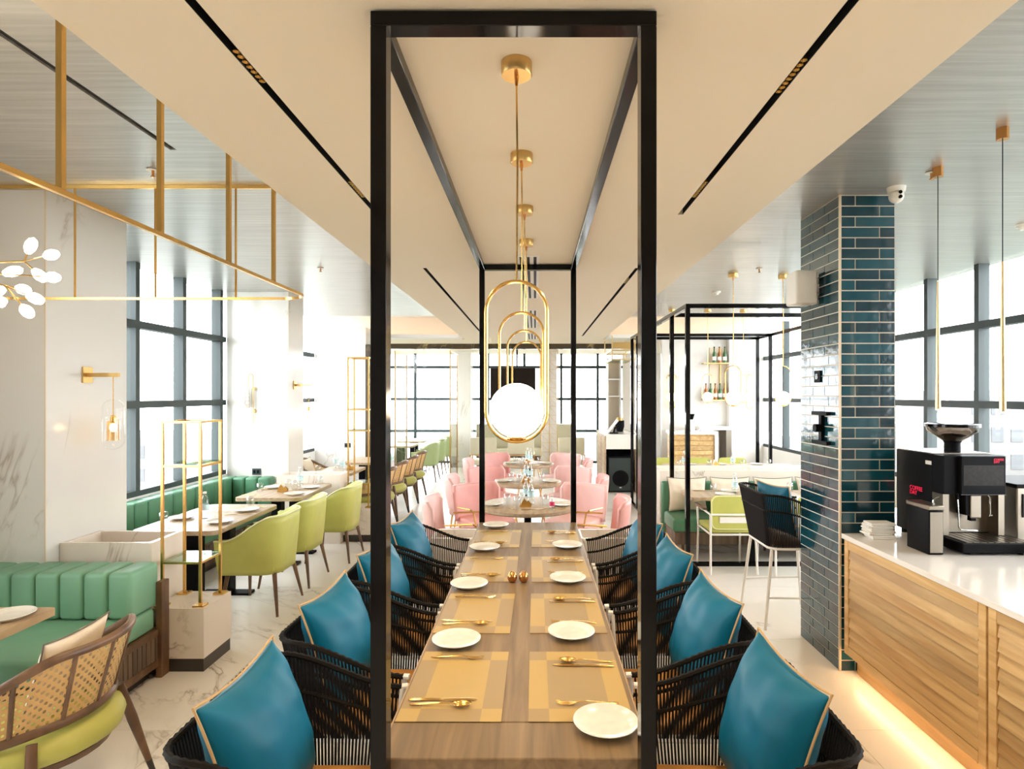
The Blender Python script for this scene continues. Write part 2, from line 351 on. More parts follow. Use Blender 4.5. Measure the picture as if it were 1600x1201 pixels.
# ================================================================ THE SETTING
def build_floor():
    fl = struct(MB().box(-4.3, 4.9, -2.6, 16.4, -0.10, -0.004).build('floor', 'floor_grout'), 'pale polished marble tile floor')
    base = MB().prism([(0, 0), (1.197, 0), (1.197, 1.197), (0, 1.197)], -0.012, 0.0).build('tile', 'marble_floor', fl)
    first = True
    for i in range(-5, 3):
        for j in range(-6, 10):
            x, y = 1.68+1.2*i, 4.43+1.2*j
            if y < -2.6 or y > 15.9 or x < -4.4 or x > 4.6: continue
            if first: base.location = (x, y, 0); first = False
            else: clone(base, (x, y, 0), fl)
build_floor()
def build_ceiling():
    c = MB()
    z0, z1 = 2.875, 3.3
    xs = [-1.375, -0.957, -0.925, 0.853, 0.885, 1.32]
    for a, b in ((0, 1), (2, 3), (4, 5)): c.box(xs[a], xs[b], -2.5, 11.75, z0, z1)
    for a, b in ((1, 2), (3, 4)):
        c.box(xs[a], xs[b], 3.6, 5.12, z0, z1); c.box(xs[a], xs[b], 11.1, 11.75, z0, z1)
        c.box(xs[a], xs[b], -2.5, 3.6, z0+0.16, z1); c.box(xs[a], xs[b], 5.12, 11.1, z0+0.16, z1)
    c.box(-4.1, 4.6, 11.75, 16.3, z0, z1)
    ce = struct(c.build('ceiling', 'cream_paint_warm_lit'), 'cream dropped ceiling band, coloured as warmly lit, with long dark light slots')
    for x0, x1 in ((xs[1], xs[2]), (xs[3], xs[4])):
        for y0, y1 in ((-2.5, 3.6), (5.12, 11.1)):
            m = MB(); w = 0.002
            m.box(x0, x0+w, y0, y1, z0+0.001, z0+0.16); m.box(x1-w, x1, y0, y1, z0+0.001, z0+0.16); m.box(x0, x1, y0, y1, z0+0.10, z0+0.158)
            m.build('light_slot', 'slot_black', ce)
    for side, x0, x1 in (('left', -4.1, -1.375), ('right', 1.32, 4.6)):
        if side == 'left':
            m = MB().box(x0, -1.94, -2.5, 10.0, 3.1, 3.16).box(-1.905, x1, -2.5, 10.0, 3.1, 3.16).box(-1.94, -1.905, 3.2, 10.0, 3.1, 3.16)
        else: m = MB().box(x0, x1, -2.5, 10.0, 3.1, 3.16)
        o = struct(m.build('ceiling', 'silver_ceiling'), 'brushed silver lacquer raised ceiling on the %s side' % ('window banquette' if side == 'left' else 'coffee counter'))
        if side == 'left': MB().box(-1.94, -1.905, -2.5, 3.2, 3.112, 3.16).build('light_slot', 'slot_black', o)
        struct(MB().box(x0, x1, -2.5, 11.75, 3.3, 3.36).build('ceiling', 'white_paint'), 'white ceiling slab over the %s cove' % ('window banquette' if side == 'left' else 'bar side'))
        a, b = (-3.7, -1.40) if side == 'left' else (1.36, 4.3)
        pl = rrect(a, b, 11.45, 11.75, 0.10)
        lip = struct(MB().prism(pl, 2.876, 2.945).build('trim_%d' % (1 if side == 'left' else 2), 'white_paint'), 'white cove lip hiding a warm light strip')
        MB().box(a+0.12, b-0.12, 11.60, 11.63, 2.947, 2.957).build('light_strip', 'cove_led', lip)
    struct(MB().box(-4.05, 2.28, 12.75, 12.85, 2.765, 2.874).build('trim_3', 'emperador'), 'dark brown veined marble header beam under the rear ceiling')
    struct(MB().box(2.14, 2.26, 12.76, 12.84, 0, 2.764).build('trim_4', 'emperador'), 'dark brown veined marble post at the end of the header beam')
build_ceiling()
def build_walls():
    struct(MB().box(-4.1, -3.9, -2.5, 3.815, 0, 0.8).build('wall_left', 'marble_white'), 'low wall under the window behind the chandelier')
    struct(MB().box(-4.1, -3.9, -2.5, 0.3, 0.8, 3.1).build('wall_left', 'marble_white'), 'marble wall behind the camera on the window side')
    struct(MB().box(-4.1, -3.9, 2.2, 3.815, 0.8, 3.1).build('wall_left', 'marble_white'), 'marble wall beside the branching chandelier')
    struct(MB().box(-4.1, -3.9, 4.585, 16.3, 0, 0.80).build('wall_left', 'white_paint'), 'low white wall under the banquette windows')
    struct(MB().box(4.4, 4.6, -2.5, 16.3, 0, 0.80).build('wall_right', 'white_paint'), 'low white wall under the coffee counter windows')
    struct(MB().box(4.4, 4.6, -2.5, 0.5, 0.80, 3.1).build('wall_right', 'white_paint'), 'white wall beside the coffee counter')
    struct(MB().box(4.4, 4.6, 11.6, 16.3, 0.80, 2.875).build('wall_right', 'white_paint'), 'white side wall behind the bar wall')
    struct(MB().box(-4.1, 4.6, -2.7, -2.5, 0, 3.3).build('wall_back', 'white_paint'))
    struct(MB().box(2.45, 4.4, 11.60, 11.75, 0, 2.875).build('wall_bar', 'marble_white'), 'white marble wall behind the bar counter')
    struct(MB().box(2.3, 4.6, 15.8, 16.0, 0, 2.875).build('wall_rear', 'white_paint'))
build_walls()
def window(n, axis, pos, a0, a1, muls, trans, z0, z1, label, depth=0.11):
    w = bpy.data.objects.new('window_%d' % n, None); COL.objects.link(w); struct(w, label)
    w.location = (pos, a0, 0) if axis == 'x' else (a0, pos, 0)
    L = a1-a0
    def bx(u0, u1, d0, d1, q0, q1): return MB().box(d0, d1, u0, u1, q0, q1) if axis == 'x' else MB().box(u0, u1, d0, d1, q0, q1)
    sgn = 1 if pos > 0 else -1
    d0, d1 = (0, depth) if (axis == 'y' or sgn > 0) else (-depth, 0)
    bx(0, L, d0, d1, z0, z0+0.055).build('sill_rail', 'window_metal', w)
    hw = 0.032
    us = [0]+[m-a0 for m in muls]+[L]
    for m in muls: bx(m-a0-hw, m-a0+hw, d0, d1, z0+0.055, z1-0.001).build('mullion', 'window_metal', w)
    for t in trans:
        for u, v in zip(us[:-1], us[1:]):
            bx(u+(hw if u else 0), v-(hw if v < L else 0), d0*0.9, d1*0.9, t-0.036, t+0.036).build('transom', 'window_metal', w)
    zs = [z0+0.055]+list(trans)+[z1]
    dm = (d0+d1)/2
    for u, v in zip(us[:-1], us[1:]):
        for p, q in zip(zs[:-1], zs[1:]):
            bx(u+0.03, v-0.03, dm-0.003, dm+0.003, p+0.02, q-0.01).build('pane', 'clear_glass', w)
    return w
window(1, 'x', -3.9, 4.585, 7.60, [5.12, 5.91, 6.70, 7.49], [1.70, 2.49], 0.80, 3.10, 'tall grey framed window above the green corner banquette')
window(6, 'x', -3.9, 11.45, 15.8, [12.2, 13.0, 13.8, 14.6, 15.3], [1.70, 2.49], 0.80, 2.875, 'grey framed window along the far banquette')
window(5, 'x', -3.9, 0.3, 2.2, [1.0, 1.7], [1.70, 2.49], 0.80, 3.10, 'grey framed window beside the branching chandelier')
window(2, 'x', -3.9, 8.11, 10.65, [8.9, 9.7], [1.70, 2.49], 0.80, 3.10, 'grey framed window between the second and third marble columns')
window(3, 'x', 4.4, 0.5, 11.6, [1.32, 2.10, 2.88, 3.66, 4.44, 5.22, 6.0, 6.78, 7.56, 8.34, 9.12, 9.9, 10.68], [1.70, 2.49], 0.80, 3.10, 'long grey framed window wall behind the coffee counter')
window(4, 'y', 15.8, -4.1, 2.3, [-3.15, -2.2, -1.24, -0.28, 0.69, 1.65], [0.84, 1.68, 2.52], 0.0, 2.875, 'floor to ceiling grey framed window at the rear')
def column(x0, x1, y0, y1, z1, label):
    t = thing('marble_column', label, 'column', ((x0+x1)/2, (y0+y1)/2, 0)); w, d = (x1-x0)/2, (y1-y0)/2
    MB().box(-w, w, -d, d, 0, z1).build('shaft', 'marble_white', t)
    MB().box(w-0.003, w+0.004, -d-0.004, -d+0.003, 0, z1).build('corner_trim', 'edge_trim', t)
    return t
column(-3.9, -3.11, 3.82, 4.58, 3.099, 'broad white marble column behind the branching chandelier')
column(-3.9, -3.12, 7.61, 8.10, 3.099, 'white marble column with the swing arm reading lamp and grey socket')
column(-3.9, -3.0, 10.66, 11.4, 2.99, 'white marble column beside the brown marble pilaster and far shelf')
column(-2.10, -1.58, 14.84, 15.3, 2.874, 'grey white marble column standing by the rear window')
tag(MB().box(-2.995, -2.70, 10.62, 10.95, 0, 2.68).build('marble_pilaster', 'emperador'), 'dark brown veined marble pilaster behind the tall gold shelf', 'pilaster')

def tiled_column():
    x0, x1, y0, y1, H = 1.983, 2.345, 3.917, 4.495, 3.099
    t = thing('tiled_column', 'square column clad in glossy dark teal tiles beside the coffee counter', 'column', (x0, y0, 0))
    w, d = x1-x0, y1-y0; g = 0.010
    MB().box(0.0035, w, 0.0035, d, 0, H).build('core', 'grout', t)
    MB().box(-0.003, g, -0.003, g, 0, H).build('corner_trim', 'edge_trim', t)
    cache = {}
    def tile(length, face):
        key = (length, face)
        if key in cache:
            o = bpy.data.objects.new('tile', cache[key]); COL.objects.link(o); o.parent = t; return o
        L, h, e, th = length-0.0045, 0.0688-0.0045, 0.0015, 0.010
        lo = [(0, 0), (L, 0), (L, h), (0, h)]; hi = [(e, e), (L-e, e), (L-e, h-e), (e, h-e)]
        if face == 'front': vs = [(a, 0, b) for a, b in lo]+[(a, -th, b) for a, b in hi]
        else: vs = [(0, a, b) for a, b in lo]+[(-th, a, b) for a, b in hi]
        o = MB().add(vs, [(0, 1, 2, 3), (4, 5, 6, 7), (0, 1, 5, 4), (1, 2, 6, 5), (2, 3, 7, 6), (3, 0, 4, 7)]).build('tile', 'tile_glaze', t)
        cache[key] = o.data; return o
    for r in range(45):
        z = r*0.0688+0.002
        p = g+0.003
        for L in ((0.250, 0.100) if r % 2 else (0.092, 0.258)):
            tile(L, 'front').location = (p, g, z); p += L
        p = g+0.003
        for L in ((0.135, 0.280, 0.150) if r % 2 else (0.195, 0.170, 0.200)):
            tile(L, 'side').location = (g, p, z); p += L
    return t
tiled_column()

# outside, far below and beyond the windows
def outside():
    struct(MB().box(-160, 160, -60, 260, -16.2, -16).build('ground', 'outside_ground'), 'pale hazy ground far below the windows', 'ground')
    def block(cx, cy, w, d, z1, label, rows, cols):
        t = thing('far_building', label, 'building', (cx, cy, -16))
        MB().box(-w/2, w/2, -d/2, d/2, 0, z1+16).build('wall', 'outside_wall', t)
        proto = None
        for r in range(rows):
            for c in range(cols):
                x = -w/2+w*(c+0.5)/cols; z = z1+16-1.6-r*2.6
                if proto is None:
                    proto = MB().box(-w/cols*0.3, w/cols*0.3, -0.06, 0.02, -0.7, 0.7).build('window', 'outside_window', t); proto.location = (x, -d/2, z)
                else: clone(proto, (x, -d/2, z), t)
    block(54, 64, 26, 14, 2.2, 'pale tower block seen through the window behind the coffee machine', 5, 14)
    block(-58, 74, 30, 14, -3.0, 'low pale building seen through the banquette window', 3, 12)
    for i, (x, y, r) in enumerate(((33, 44, 4.5), (44, 46, 5.5), (23, 42, 4.5), (55, 44, 4.5))):
        m = MB(); bm = bmesh.new(); bmesh.ops.create_icosphere(bm, subdivisions=3, radius=1)
        rnd = random.Random(i)
        bm.verts.index_update(); m.add([(v.co*(1+rnd.uniform(-0.12, 0.12)))[:] for v in bm.verts], [[v.index for v in f.verts] for f in bm.faces]); bm.free()
        t = thing('far_tree', 'pale green tree outside, %s' % ('between the tower block and the counter window', 'broad crown below the tower block', 'nearest the rear end of the counter window', 'beside the tower block, away from the bar')[i], 'tree', (x, y, -16), 0, 'trees outside the counter window')
        m.v = [(a*r, b*r, c*r*0.85+8.0) for a, b, c in m.v]; m.build('crown', 'foliage', t)
        MB().tube([(0, 0, 0), (0, 0, 6)], [0.5, 0.35]).build('trunk', 'walnut_dark', t)
outside()

# ================================================================ LONG TABLE AND ITS BLACK PORTAL FRAME
CX = -0.06
def portal():
    t = thing('portal_frame', 'tall glossy black metal portal frame over the long wooden table', 'frame', (CX, 0, 0))
    X, w, d, H = 0.399, 0.044, 0.058, 2.869
    for y in (1.675, 4.95):
        for s in (-1, 1): MB().rbox(*sorted((s*X, s*(X-w))), y, y+d, 0, H-0.042, 0.002, 1).build('post', 'black_gloss', t)
        MB().rbox(-X, X, y, y+d, H-0.042, H, 0.002, 1).build('rail', 'black_gloss', t)
    for s in (-1, 1): MB().rbox(*sorted((s*X, s*(X-w))), 1.675+d, 4.95, H-0.042, H, 0.002, 1).build('rail', 'black_gloss', t)
portal()
TZ = 0.75
def long_table():
    t = thing('dining_table', 'long walnut veneer dining table under the black portal frame', 'table', (CX, 0, 0))
    MB().rbox(-0.396, 0.396, 1.93, 4.94, TZ-0.04, TZ, 0.003, 1).build('tabletop', 'table_wood', t)
    MB().rbox(-0.396, 0.396, 1.736, 1.927, TZ-0.04, TZ, 0.003, 1).build('end_board', 'table_wood', t)
    for s in (-1, 1): MB().box(s*0.397-0.0025, s*0.397+0.0025, 1.74, 4.94, TZ-0.039, TZ-0.002).build('edge_band', 'table_edge', t)
    for y in (2.1, 4.5): MB().box(-0.26, 0.26, y, y+0.05, 0, TZ-0.04).build('leg', 'walnut', t)
    MB().box(-0.03, 0.03, 2.15, 4.5, 0.30, 0.42).build('stretcher', 'walnut', t)
long_table()

# ---- tableware prototypes
def plate_proto(r=0.103):
    k = r/0.103
    pr = [(0, 0.004), (0.060*k, 0.004), (0.064*k, 0.0), (0.068*k, 0.004), (0.095*k, 0.014), (0.103*k, 0.020), (0.102*k, 0.022), (0.094*k, 0.018), (0.075*k, 0.010), (0.060*k, 0.008), (0, 0.0075)]
    return tag(MB().lathe(pr, 40).build('plate', 'white_porcelain', smooth=1.2), '', 'plate')
def sweep(prof):          # prof: (x, halfwidth, z, thickness)
    vs = []; fs = []
    for x, w, z, th in prof:
        for a, b in ((-1, 0.25), (-0.6, 1), (0.6, 1), (1, 0.25), (0.6, -0.4), (-0.6, -0.4)): vs.append((x, a*w, z+b*th*0.5))
    k = len(prof)
    for i in range(k-1):
        for j in range(6): fs.append((i*6+j, i*6+(j+1) % 6, (i+1)*6+(j+1) % 6, (i+1)*6+j))
    fs += [tuple(range(5, -1, -1)), tuple((k-1)*6+j for j in range(6))]
    return vs, fs
HANDLE = [(-0.105, 0.003, 0.003, 0.003), (-0.10, 0.0065, 0.003, 0.004), (-0.07, 0.006, 0.005, 0.004), (-0.02, 0.0035, 0.009, 0.004), (0.02, 0.003, 0.010, 0.004), (0.040, 0.004, 0.008, 0.004)]
def fork_proto():
    t = thing('fork', '', 'fork')
    MB().add(*sweep(HANDLE)).build('handle', 'gold', t, smooth=True)
    m = MB().add(*sweep([(0.038, 0.004, 0.008, 0.003), (0.052, 0.011, 0.005, 0.0025), (0.066, 0.0115, 0.004, 0.0025)]))
    for y in (-0.0093, -0.0031, 0.0031, 0.0093): m.add(*[[(a, b+y, c) for a, b, c in sweep([(0.064, 0.0019, 0.004, 0.0025), (0.085, 0.0018, 0.005, 0.002), (0.105, 0.0008, 0.010, 0.0015)])[0]], sweep([(0, 1, 0, 1)]*3)[1]])
    m.build('tines', 'gold', t, smooth=True); return t
def spoon_proto():
    t = thing('spoon', '', 'spoon')
    MB().add(*sweep(HANDLE)).build('handle', 'gold', t, smooth=True)
    def bowl(u, v):
        a = u*2*PI; q = v
        return (0.072+0.034*q*math.cos(a), 0.0205*q*math.sin(a)*(1-0.12*math.cos(a)), 0.0015+0.010*q**2.2)
    MB().grid(bowl, 20, 7, True).build('bowl', 'gold', t, smooth=1.4, solid=0.0016); return t
def knife_proto():
    t = thing('knife', '', 'knife')
    MB().add(*sweep([(-0.11, 0.005, 0.004, 0.004), (-0.10, 0.0075, 0.004, 0.007), (-0.03, 0.006, 0.004, 0.007), (0.0, 0.005, 0.004, 0.005)])).build('handle', 'gold', t, smooth=True)
    MB().add(*sweep([(0.0, 0.005, 0.004, 0.003), (0.03, 0.009, 0.004, 0.0022), (0.09, 0.010, 0.004, 0.002), (0.115, 0.006, 0.004, 0.0016), (0.125, 0.001, 0.004, 0.001)])).build('blade', 'gold', t, smooth=True); return t
plate_p, fork_p, spoon_p, knife_p = plate_proto(), fork_proto(), spoon_proto(), knife_proto()
mat_p = {n: tag(MB().box(-0.17, 0.17, -0.262, 0.262, 0, 0.0022).build('placemat', m), '', 'placemat') for n, m in (('window', 'placemat_weave'), ('counter', 'placemat_weave_reversed'))}
ORD = ['nearest', 'second', 'third', 'fourth']
ORDP = {0: 'fourth setting from the planter', 1: 'third setting from the planter', 2: 'second setting from the planter', 3: 'setting next to the planter'}
def settings():
    for i, y in enumerate((2.19, 2.905, 3.63, 4.39)):
        for side, x in (('window', CX-0.218), ('counter', CX+0.208)):
            w = '%s, %s side' % (ORDP[i], side)
            place(mat_p[side], (x, y, TZ+0.0002), random.uniform(-0.012, 0.012), 'gold woven placemat, %s' % w, 'placemats on the long table')
            z = TZ+0.0026; s = -1 if side == 'window' else 1
            r = 0 if side == 'window' else PI
            j = lambda a=0.05: random.uniform(-a, a)
            yk = y-0.175*(-s)*-1 if False else (y-0.165 if side == 'window' else y+0.165)
            place(spoon_p, (x+s*0.045+0.005, yk, z), r+j(0.08), 'gold spoon, %s' % w, 'gold spoons on the long table')
            place(knife_p, (x+s*0.045, yk+0.035*(1 if side == 'window' else -1)+0.0, z), r+j(0.06), 'gold knife, %s' % w, 'gold knives on the long table')
            yf = y+0.20 if side == 'window' else (2.035, 2.76, 3.53, 4.275)[i]
            place(fork_p, (x+s*0.03, yf, z), r+j(0.08), 'gold fork, %s' % w, 'gold forks on the long table')
    for i, (y, x) in enumerate(((2.54, -0.332), (3.29, -0.36), (4.08, -0.34), (4.775, -0.31))):
        place(plate_p, (x, y, TZ+0.003), 0, 'speckled white side plate, %s, window side' % ORDP[i], 'side plates on the long table')
    for i, (y, x) in enumerate(((1.90, 0.223), (2.625, 0.158), (3.395, 0.185), (4.14, 0.22))):
        place(plate_p, (x, y, TZ+0.003), 0, 'speckled white side plate, %s, counter side' % ORDP[i], 'side plates on the long table')
    for k, x in enumerate((-0.128, -0.064)):
        t = thing('copper_shaker', 'copper egg shaped shaker, the one on the %s side' % ('window' if k == 0 else 'counter'), 'shaker', (x, 3.37, TZ), 0, 'egg shakers on the long table')
        MB().lathe([(0, 0), (0.012, 0.0), (0.022, 0.008), (0.0275, 0.022), (0.026, 0.034)], 20).build('body', 'copper', t, smooth=1.3)
        MB().lathe([(0.026, 0.0345), (0.022, 0.046), (0.013, 0.057), (0.005, 0.0615), (0, 0.062)], 20).build('cap', 'copper', t, smooth=1.3)
settings()

# ---- rope armchairs with teal cushions
def rope_chair(seat_z=0.45, label='', cat='armchair', name='rope_armchair', legs=None):
    t = thing(name, label, cat)
    dz = seat_z-0.45
    def top(s): x, y = upath(s, 0.335, 0.29, 0.23, 0.10); return (x, y, 0.70+dz+0.125*ease((0.23-x)/0.46))
    def bot(s): x, y = upath(s, 0.265, 0.225, 0.20, 0.09); return (x, y, 0.405+dz)
    def mid(s, k=0.30): a, b = Vector(top(s)), Vector(bot(s)); return a.lerp(b, k)
    def braid(fn, r, n=120): return MB().tube([fn(i/n) for i in range(n+1)], [r*(1.0+0.16*(-1)**i) for i in range(n+1)], 6)
    braid(top, 0.0105).build('top_rail', 'rope_braid', t, smooth=True)
    braid(lambda s: mid(s), 0.0075).build('rope_band', 'rope_braid', t, smooth=True)
    m = MB(); n = 112
    for i in range(n+1):
        s = i/n; a, b = Vector(top(s)), Vector(bot(s))
        q = mid(s)+Vector((0, 0, 0)); m.tube([a, q, b], 0.0046, 4, caps=False)
    m.build('rope_strands', 'rope_black', t, kind='stuff')
    MB().tube([bot(i/40) for i in range(41)]+[(0.20, 0, 0.405+dz)], 0.011, 6, closed=True).build('seat_frame', 'white_metal', t, smooth=True)
    MB().rbox(-0.21, 0.225, -0.25, 0.25, 0.412+dz, seat_z+0.015, 0.018, 3).build('seat', 'camel_leather' if dz == 0 else 'brown_leather', t, smooth=True)
    for s in (-1, 1):
        MB().tube([top(0 if s < 0 else 1), (0.253, s*0.338, 0.70+dz)], 0.0115, 8).build('arm_tip', 'white_metal', t, smooth=True)
        MB().tube([(0.20, s*0.262, 0.415+dz), (0.25, s*0.29, 0.0)], [0.013, 0.010], 8).build('leg', 'white_metal', t, smooth=True)
        MB().tube([(-0.20, s*0.225, 0.415+dz), (-0.27, s*0.27, 0.0)], [0.013, 0.010], 8).build('leg', 'white_metal', t, smooth=True)
        MB().tube([(0.22, s*0.27, 0.42+dz), (0.232, s*0.335, 0.70+dz)], 0.010, 8).build('arm_post', 'white_metal', t, smooth=True)
    return t
def pillow(name, label, loc, size=0.46, thick=0.085, m='teal_leather', pm='tan_piping', lean=0.0, rz=0.0, group=None, seed=0, sx=1.0, cat='cushion', roll=0.0):
    # local: width along y, height along z, face towards +x
    t = thing(name, label, cat, loc, rz, group); t.rotation_euler = (0, 0, rz); a = size/2; rnd = random.Random(seed)
    ph = [rnd.uniform(0, 6) for _ in range(4)]
    M = Matrix.Rotation(lean, 4, 'Y') @ Matrix.Rotation(roll, 4, 'X')
    def out(u, v): return (a*sx*u*(1-0.09*(1-v*v)), a*v*(1-0.10*(1-u*u)))
    def P(u, v, s):
        y, z = out(u, v); k = max(0, (1-abs(u)**2.6)*(1-abs(v)**2.6))**0.62
        wr = 0.020*math.sin(8*(u+v)+ph[0])*math.sin(4*(u-v)+ph[1])*(abs(u*v))**0.5*k+0.006*math.sin(6*u+ph[2])*abs(v)*k
        p = M @ Vector((s*(thick*k*(1.0 if s > 0 else 0.85)+wr*0.8), y, z)); return (p.x, p.y, p.z+a*0.97*math.cos(lean)*1.0)
    n = 23
    mb = MB()
    for s in (-1, 1): mb.grid(lambda i, j: P(2*i-1, 2*j-1, s), n, n)
    ob = mb.build('cover', m, t, smooth=1.6, sub=1)
    bm = bmesh.new(); bm.from_mesh(ob.data); bmesh.ops.remove_doubles(bm, verts=bm.verts[:], dist=1e-5); bmesh.ops.recalc_face_normals(bm, faces=bm.faces[:]); bm.to_mesh(ob.data); bm.free()
    pts = []
    for k in range(4):
        for i in range(14):
            w = -1+2*i/14; u, v = ((w, -1), (1, w), (-w, 1), (-1, -w))[k]; pts.append(P(u, v, 1))
    MB().tube(pts, 0.0042 if size > 0.4 else 0.0035, 6, closed=True).build('piping', pm, t, smooth=True)
    return t
def rope_seats():
    proto = rope_chair()
    for i, y in enumerate((1.93, 2.69, 3.46, 4.22)):
        o = ORDP[i].replace('setting', 'chair')
        place(proto, (-0.73, y, 0), random.uniform(-0.04, 0.04), 'black rope armchair with camel seat, %s, window side' % o, 'rope armchairs at the long table')
        place(proto, (0.615, y, 0), PI+random.uniform(-0.04, 0.04), 'black rope armchair with camel seat, %s, counter side' % o, 'rope armchairs at the long table')
    for i, (y, x, r) in enumerate(((1.90, -0.865, 0.0), (2.70, -0.875, -0.07), (3.47, -0.87, -0.05), (4.24, -0.87, -0.1))):
        o = ORDP[i].replace('setting', 'chair')
        pillow('cushion', 'teal leather cushion on the %s, window side' % o, (x, y, 0.468), 0.50, thick=0.115, lean=-0.30, rz=r, group='teal cushions', seed=i)
    for i, (y, x, r) in enumerate(((1.97, 0.765, 0.05), (2.72, 0.765, 0.08), (3.48, 0.76, 0.07), (4.25, 0.76, 0.07))):
        o = ORDP[i].replace('setting', 'chair')
        pillow('cushion', 'teal leather cushion on the %s, counter side' % o, (x, y, 0.468), 0.50, thick=0.115, lean=-0.30, rz=PI+r, group='teal cushions', seed=i+7)
rope_seats()

# ---- ring pendants
def ring_pendant(k=1.0, drop=0.702):
    t = thing('ring_pendant_lamp', '', 'pendant lamp')
    MB().lathe([(0, 0), (0.050, 0), (0.050, -0.040), (0.047, -0.044), (0, -0.044)][::-1], 28).build('canopy', 'brushed_gold', t, smooth=True)
    MB().tube([(0, 0, -0.044), (0, 0, -0.075)], [0.008, 0.005], 8).build('cord_grip', 'copper', t, smooth=True)
    MB().tube([(0, 0, -0.06), (0.003, 0, -drop*0.5), (0, 0, -drop)], 0.0035, 6).build('cord', 'gold', t, smooth=True)
    w, h, r = 0.105*k, 0.532*k, 0.0062*k
    pts = [(x, 0, z-drop-h) for x, z in arc(0, h-w, w-r, 0, 180, 18)+arc(0, w, w-r, 180, 360, 18)]
    MB().tube(pts, r, 8, closed=True).build('ring', 'gold', t, smooth=True)
    R = 0.088*k
    g = MB().sphere((0, 0, -drop-h+0.020*k+R), R, 28, 16).build('globe', 'globe_glow', t, smooth=1.4)
    MB().lathe([(0, 0), (0.012*k, 0), (0.030*k, 0.010*k), (0.030*k, 0.013*k), (0, 0.013*k)], 16, (0, 0, -drop-h+0.010*k)).build('globe_holder', 'gold', t, smooth=True)
    return t
rp = ring_pendant()
RO = ['nearest the glossy frame front, fourth from the planter', 'third from the planter', 'second from the planter', 'nearest the planter']
for i, y in enumerate((1.95, 2.69, 3.45, 4.19)):
    place(rp, (CX, y, 2.8745), 0, 'gold ring pendant with white globe over the long table, %s' % ['fourth from the planter', 'third from the planter', 'second from the planter', 'closest to the planter'][i], 'ring pendants over the long table')
rp2 = ring_pendant(0.84, 0.985)
for x, y, w in ((2.13, 6.47, 'over the lime metal chair'), (2.70, 6.55, 'beside the tiled column'), (2.09, 9.2, 'nearest the frame post, in front of the bar'), (2.64, 9.2, 'in front of the bar bottle shelf'), (3.20, 9.25, 'in front of the white bar wall')):
    place(rp2, (x, y, 3.0995), 0, 'small gold ring pendant with white globe %s' % w, 'ring pendants in the green booth area')

# ---- ceiling fittings of the cream band
def slot_light(x, y0, y1, label, on=True):
    t = thing('slot_downlight', label, 'downlight', (x, y0, 2.875), 0, 'copper downlights in the ceiling slots')
    L = y1-y0; n = int(L/0.027)
    MB().box(-0.0125, 0.0125, 0, L, 0.030, 0.04).build('housing', 'slot_black', t)
    for i in range(n):
        c = MB().shell([(0.011, 0.0), (0.009, 0.010), (0.004, 0.024)], 8, (0, (i+0.5)*L/n, 0.004)).build('reflector', 'pale_gold', t)
        MB().lathe([(0, 0), (0.0035, 0), (0.0035, 0.002), (0, 0.002)], 8, (0, (i+0.5)*L/n, 0.024)).build('led', 'bulb', c)
    if on:
        ld = bpy.data.lights.new('spot', 'SPOT'); ld.energy = 65; ld.color = (1.0, 0.74, 0.46); ld.spot_size = 2.2; ld.spot_blend = 0.9; ld.shadow_soft_size = 0.04
        lo = bpy.data.objects.new('light_source', ld); COL.objects.link(lo); lo.parent = t; lo.location = (0, L/2, -0.005)
for x, y0, y1, s in ((-0.941, 1.88, 2.09, 'window side slot, beside the gold rods'), (0.869, 1.93, 2.16, 'counter side slot, above the rope armchairs'), (-0.941, 3.05, 3.3, 'window side slot, at its far end'), (0.869, 3.05, 3.3, 'counter side slot, at its far end'), (-0.941, 0.2, 0.42, 'window side slot, behind the portal frame'), (0.869, 0.2, 0.42, 'counter side slot, behind the portal frame'), (-0.941, -1.2, -0.98, 'window side slot, at the back wall'), (0.869, -1.2, -0.98, 'counter side slot, at the back wall')):
    slot_light(x, y0, y1, 'copper faceted downlight in the %s' % s)
slot_light(0.869, 5.6, 5.85, 'copper faceted downlight in the second counter side slot')
def diffuser(y0, y1, w):
    t = thing('ceiling_diffuser', 'white linear air grille with three black slots, %s' % w, 'air vent', (-0.055, y0, 2.8748), 0, 'air grilles')
    MB().box(-0.09, 0.09, 0, y1-y0, -0.004, 0).build('plate', 'white_paint', t)
    for x in (-0.055, 0, 0.055): MB().box(x-0.012, x+0.012, 0.03, y1-y0-0.03, -0.0055, -0.004).build('slot', 'slot_black', t)
for a, b, w in ((4.66, 6.72, 'above the planter and first pink chairs'), (7.66, 9.7, 'above the middle pink chairs'), (10.6, 11.7, 'closest to the brown beam')): diffuser(a, b, w)

# ================================================================ WINDOW SIDE (left of the long table)
def ring_rail():
    t = thing('hanging_gold_rail', 'rounded gold rail hung on rods beside the cream ceiling band', 'rail', (0, 0, 0))
    z, xr, xl, yn, yf, r = 2.395, -1.395, -3.35, 0.5, 3.74, 0.16
    pts = [(x, y, z) for x, y in rrect(xl, xr, yn, yf, r, 8)]
    MB().tube(pts, 0.011, 4, closed=True).build('rail', 'gold', t, smooth=0.5)
    for y in (0.75, 1.27, 1.77, 2.24, 2.74, 3.21): MB().box(xr-0.009, xr+0.009, y-0.009, y+0.009, z+0.008, 3.099).build('hanger_rod', 'gold', t)
    for x in (-3.1, -2.86, -2.36, -1.86)[1:]: MB().tube([(x, yf, z), (x, yf, 3.099)], 0.0065, 6).build('hanger_rod', 'gold', t)
    MB().box(xl, -1.377, yf-0.008, yf+0.008, 3.078, 3.099).build('ceiling_rail', 'gold', t)
ring_rail()
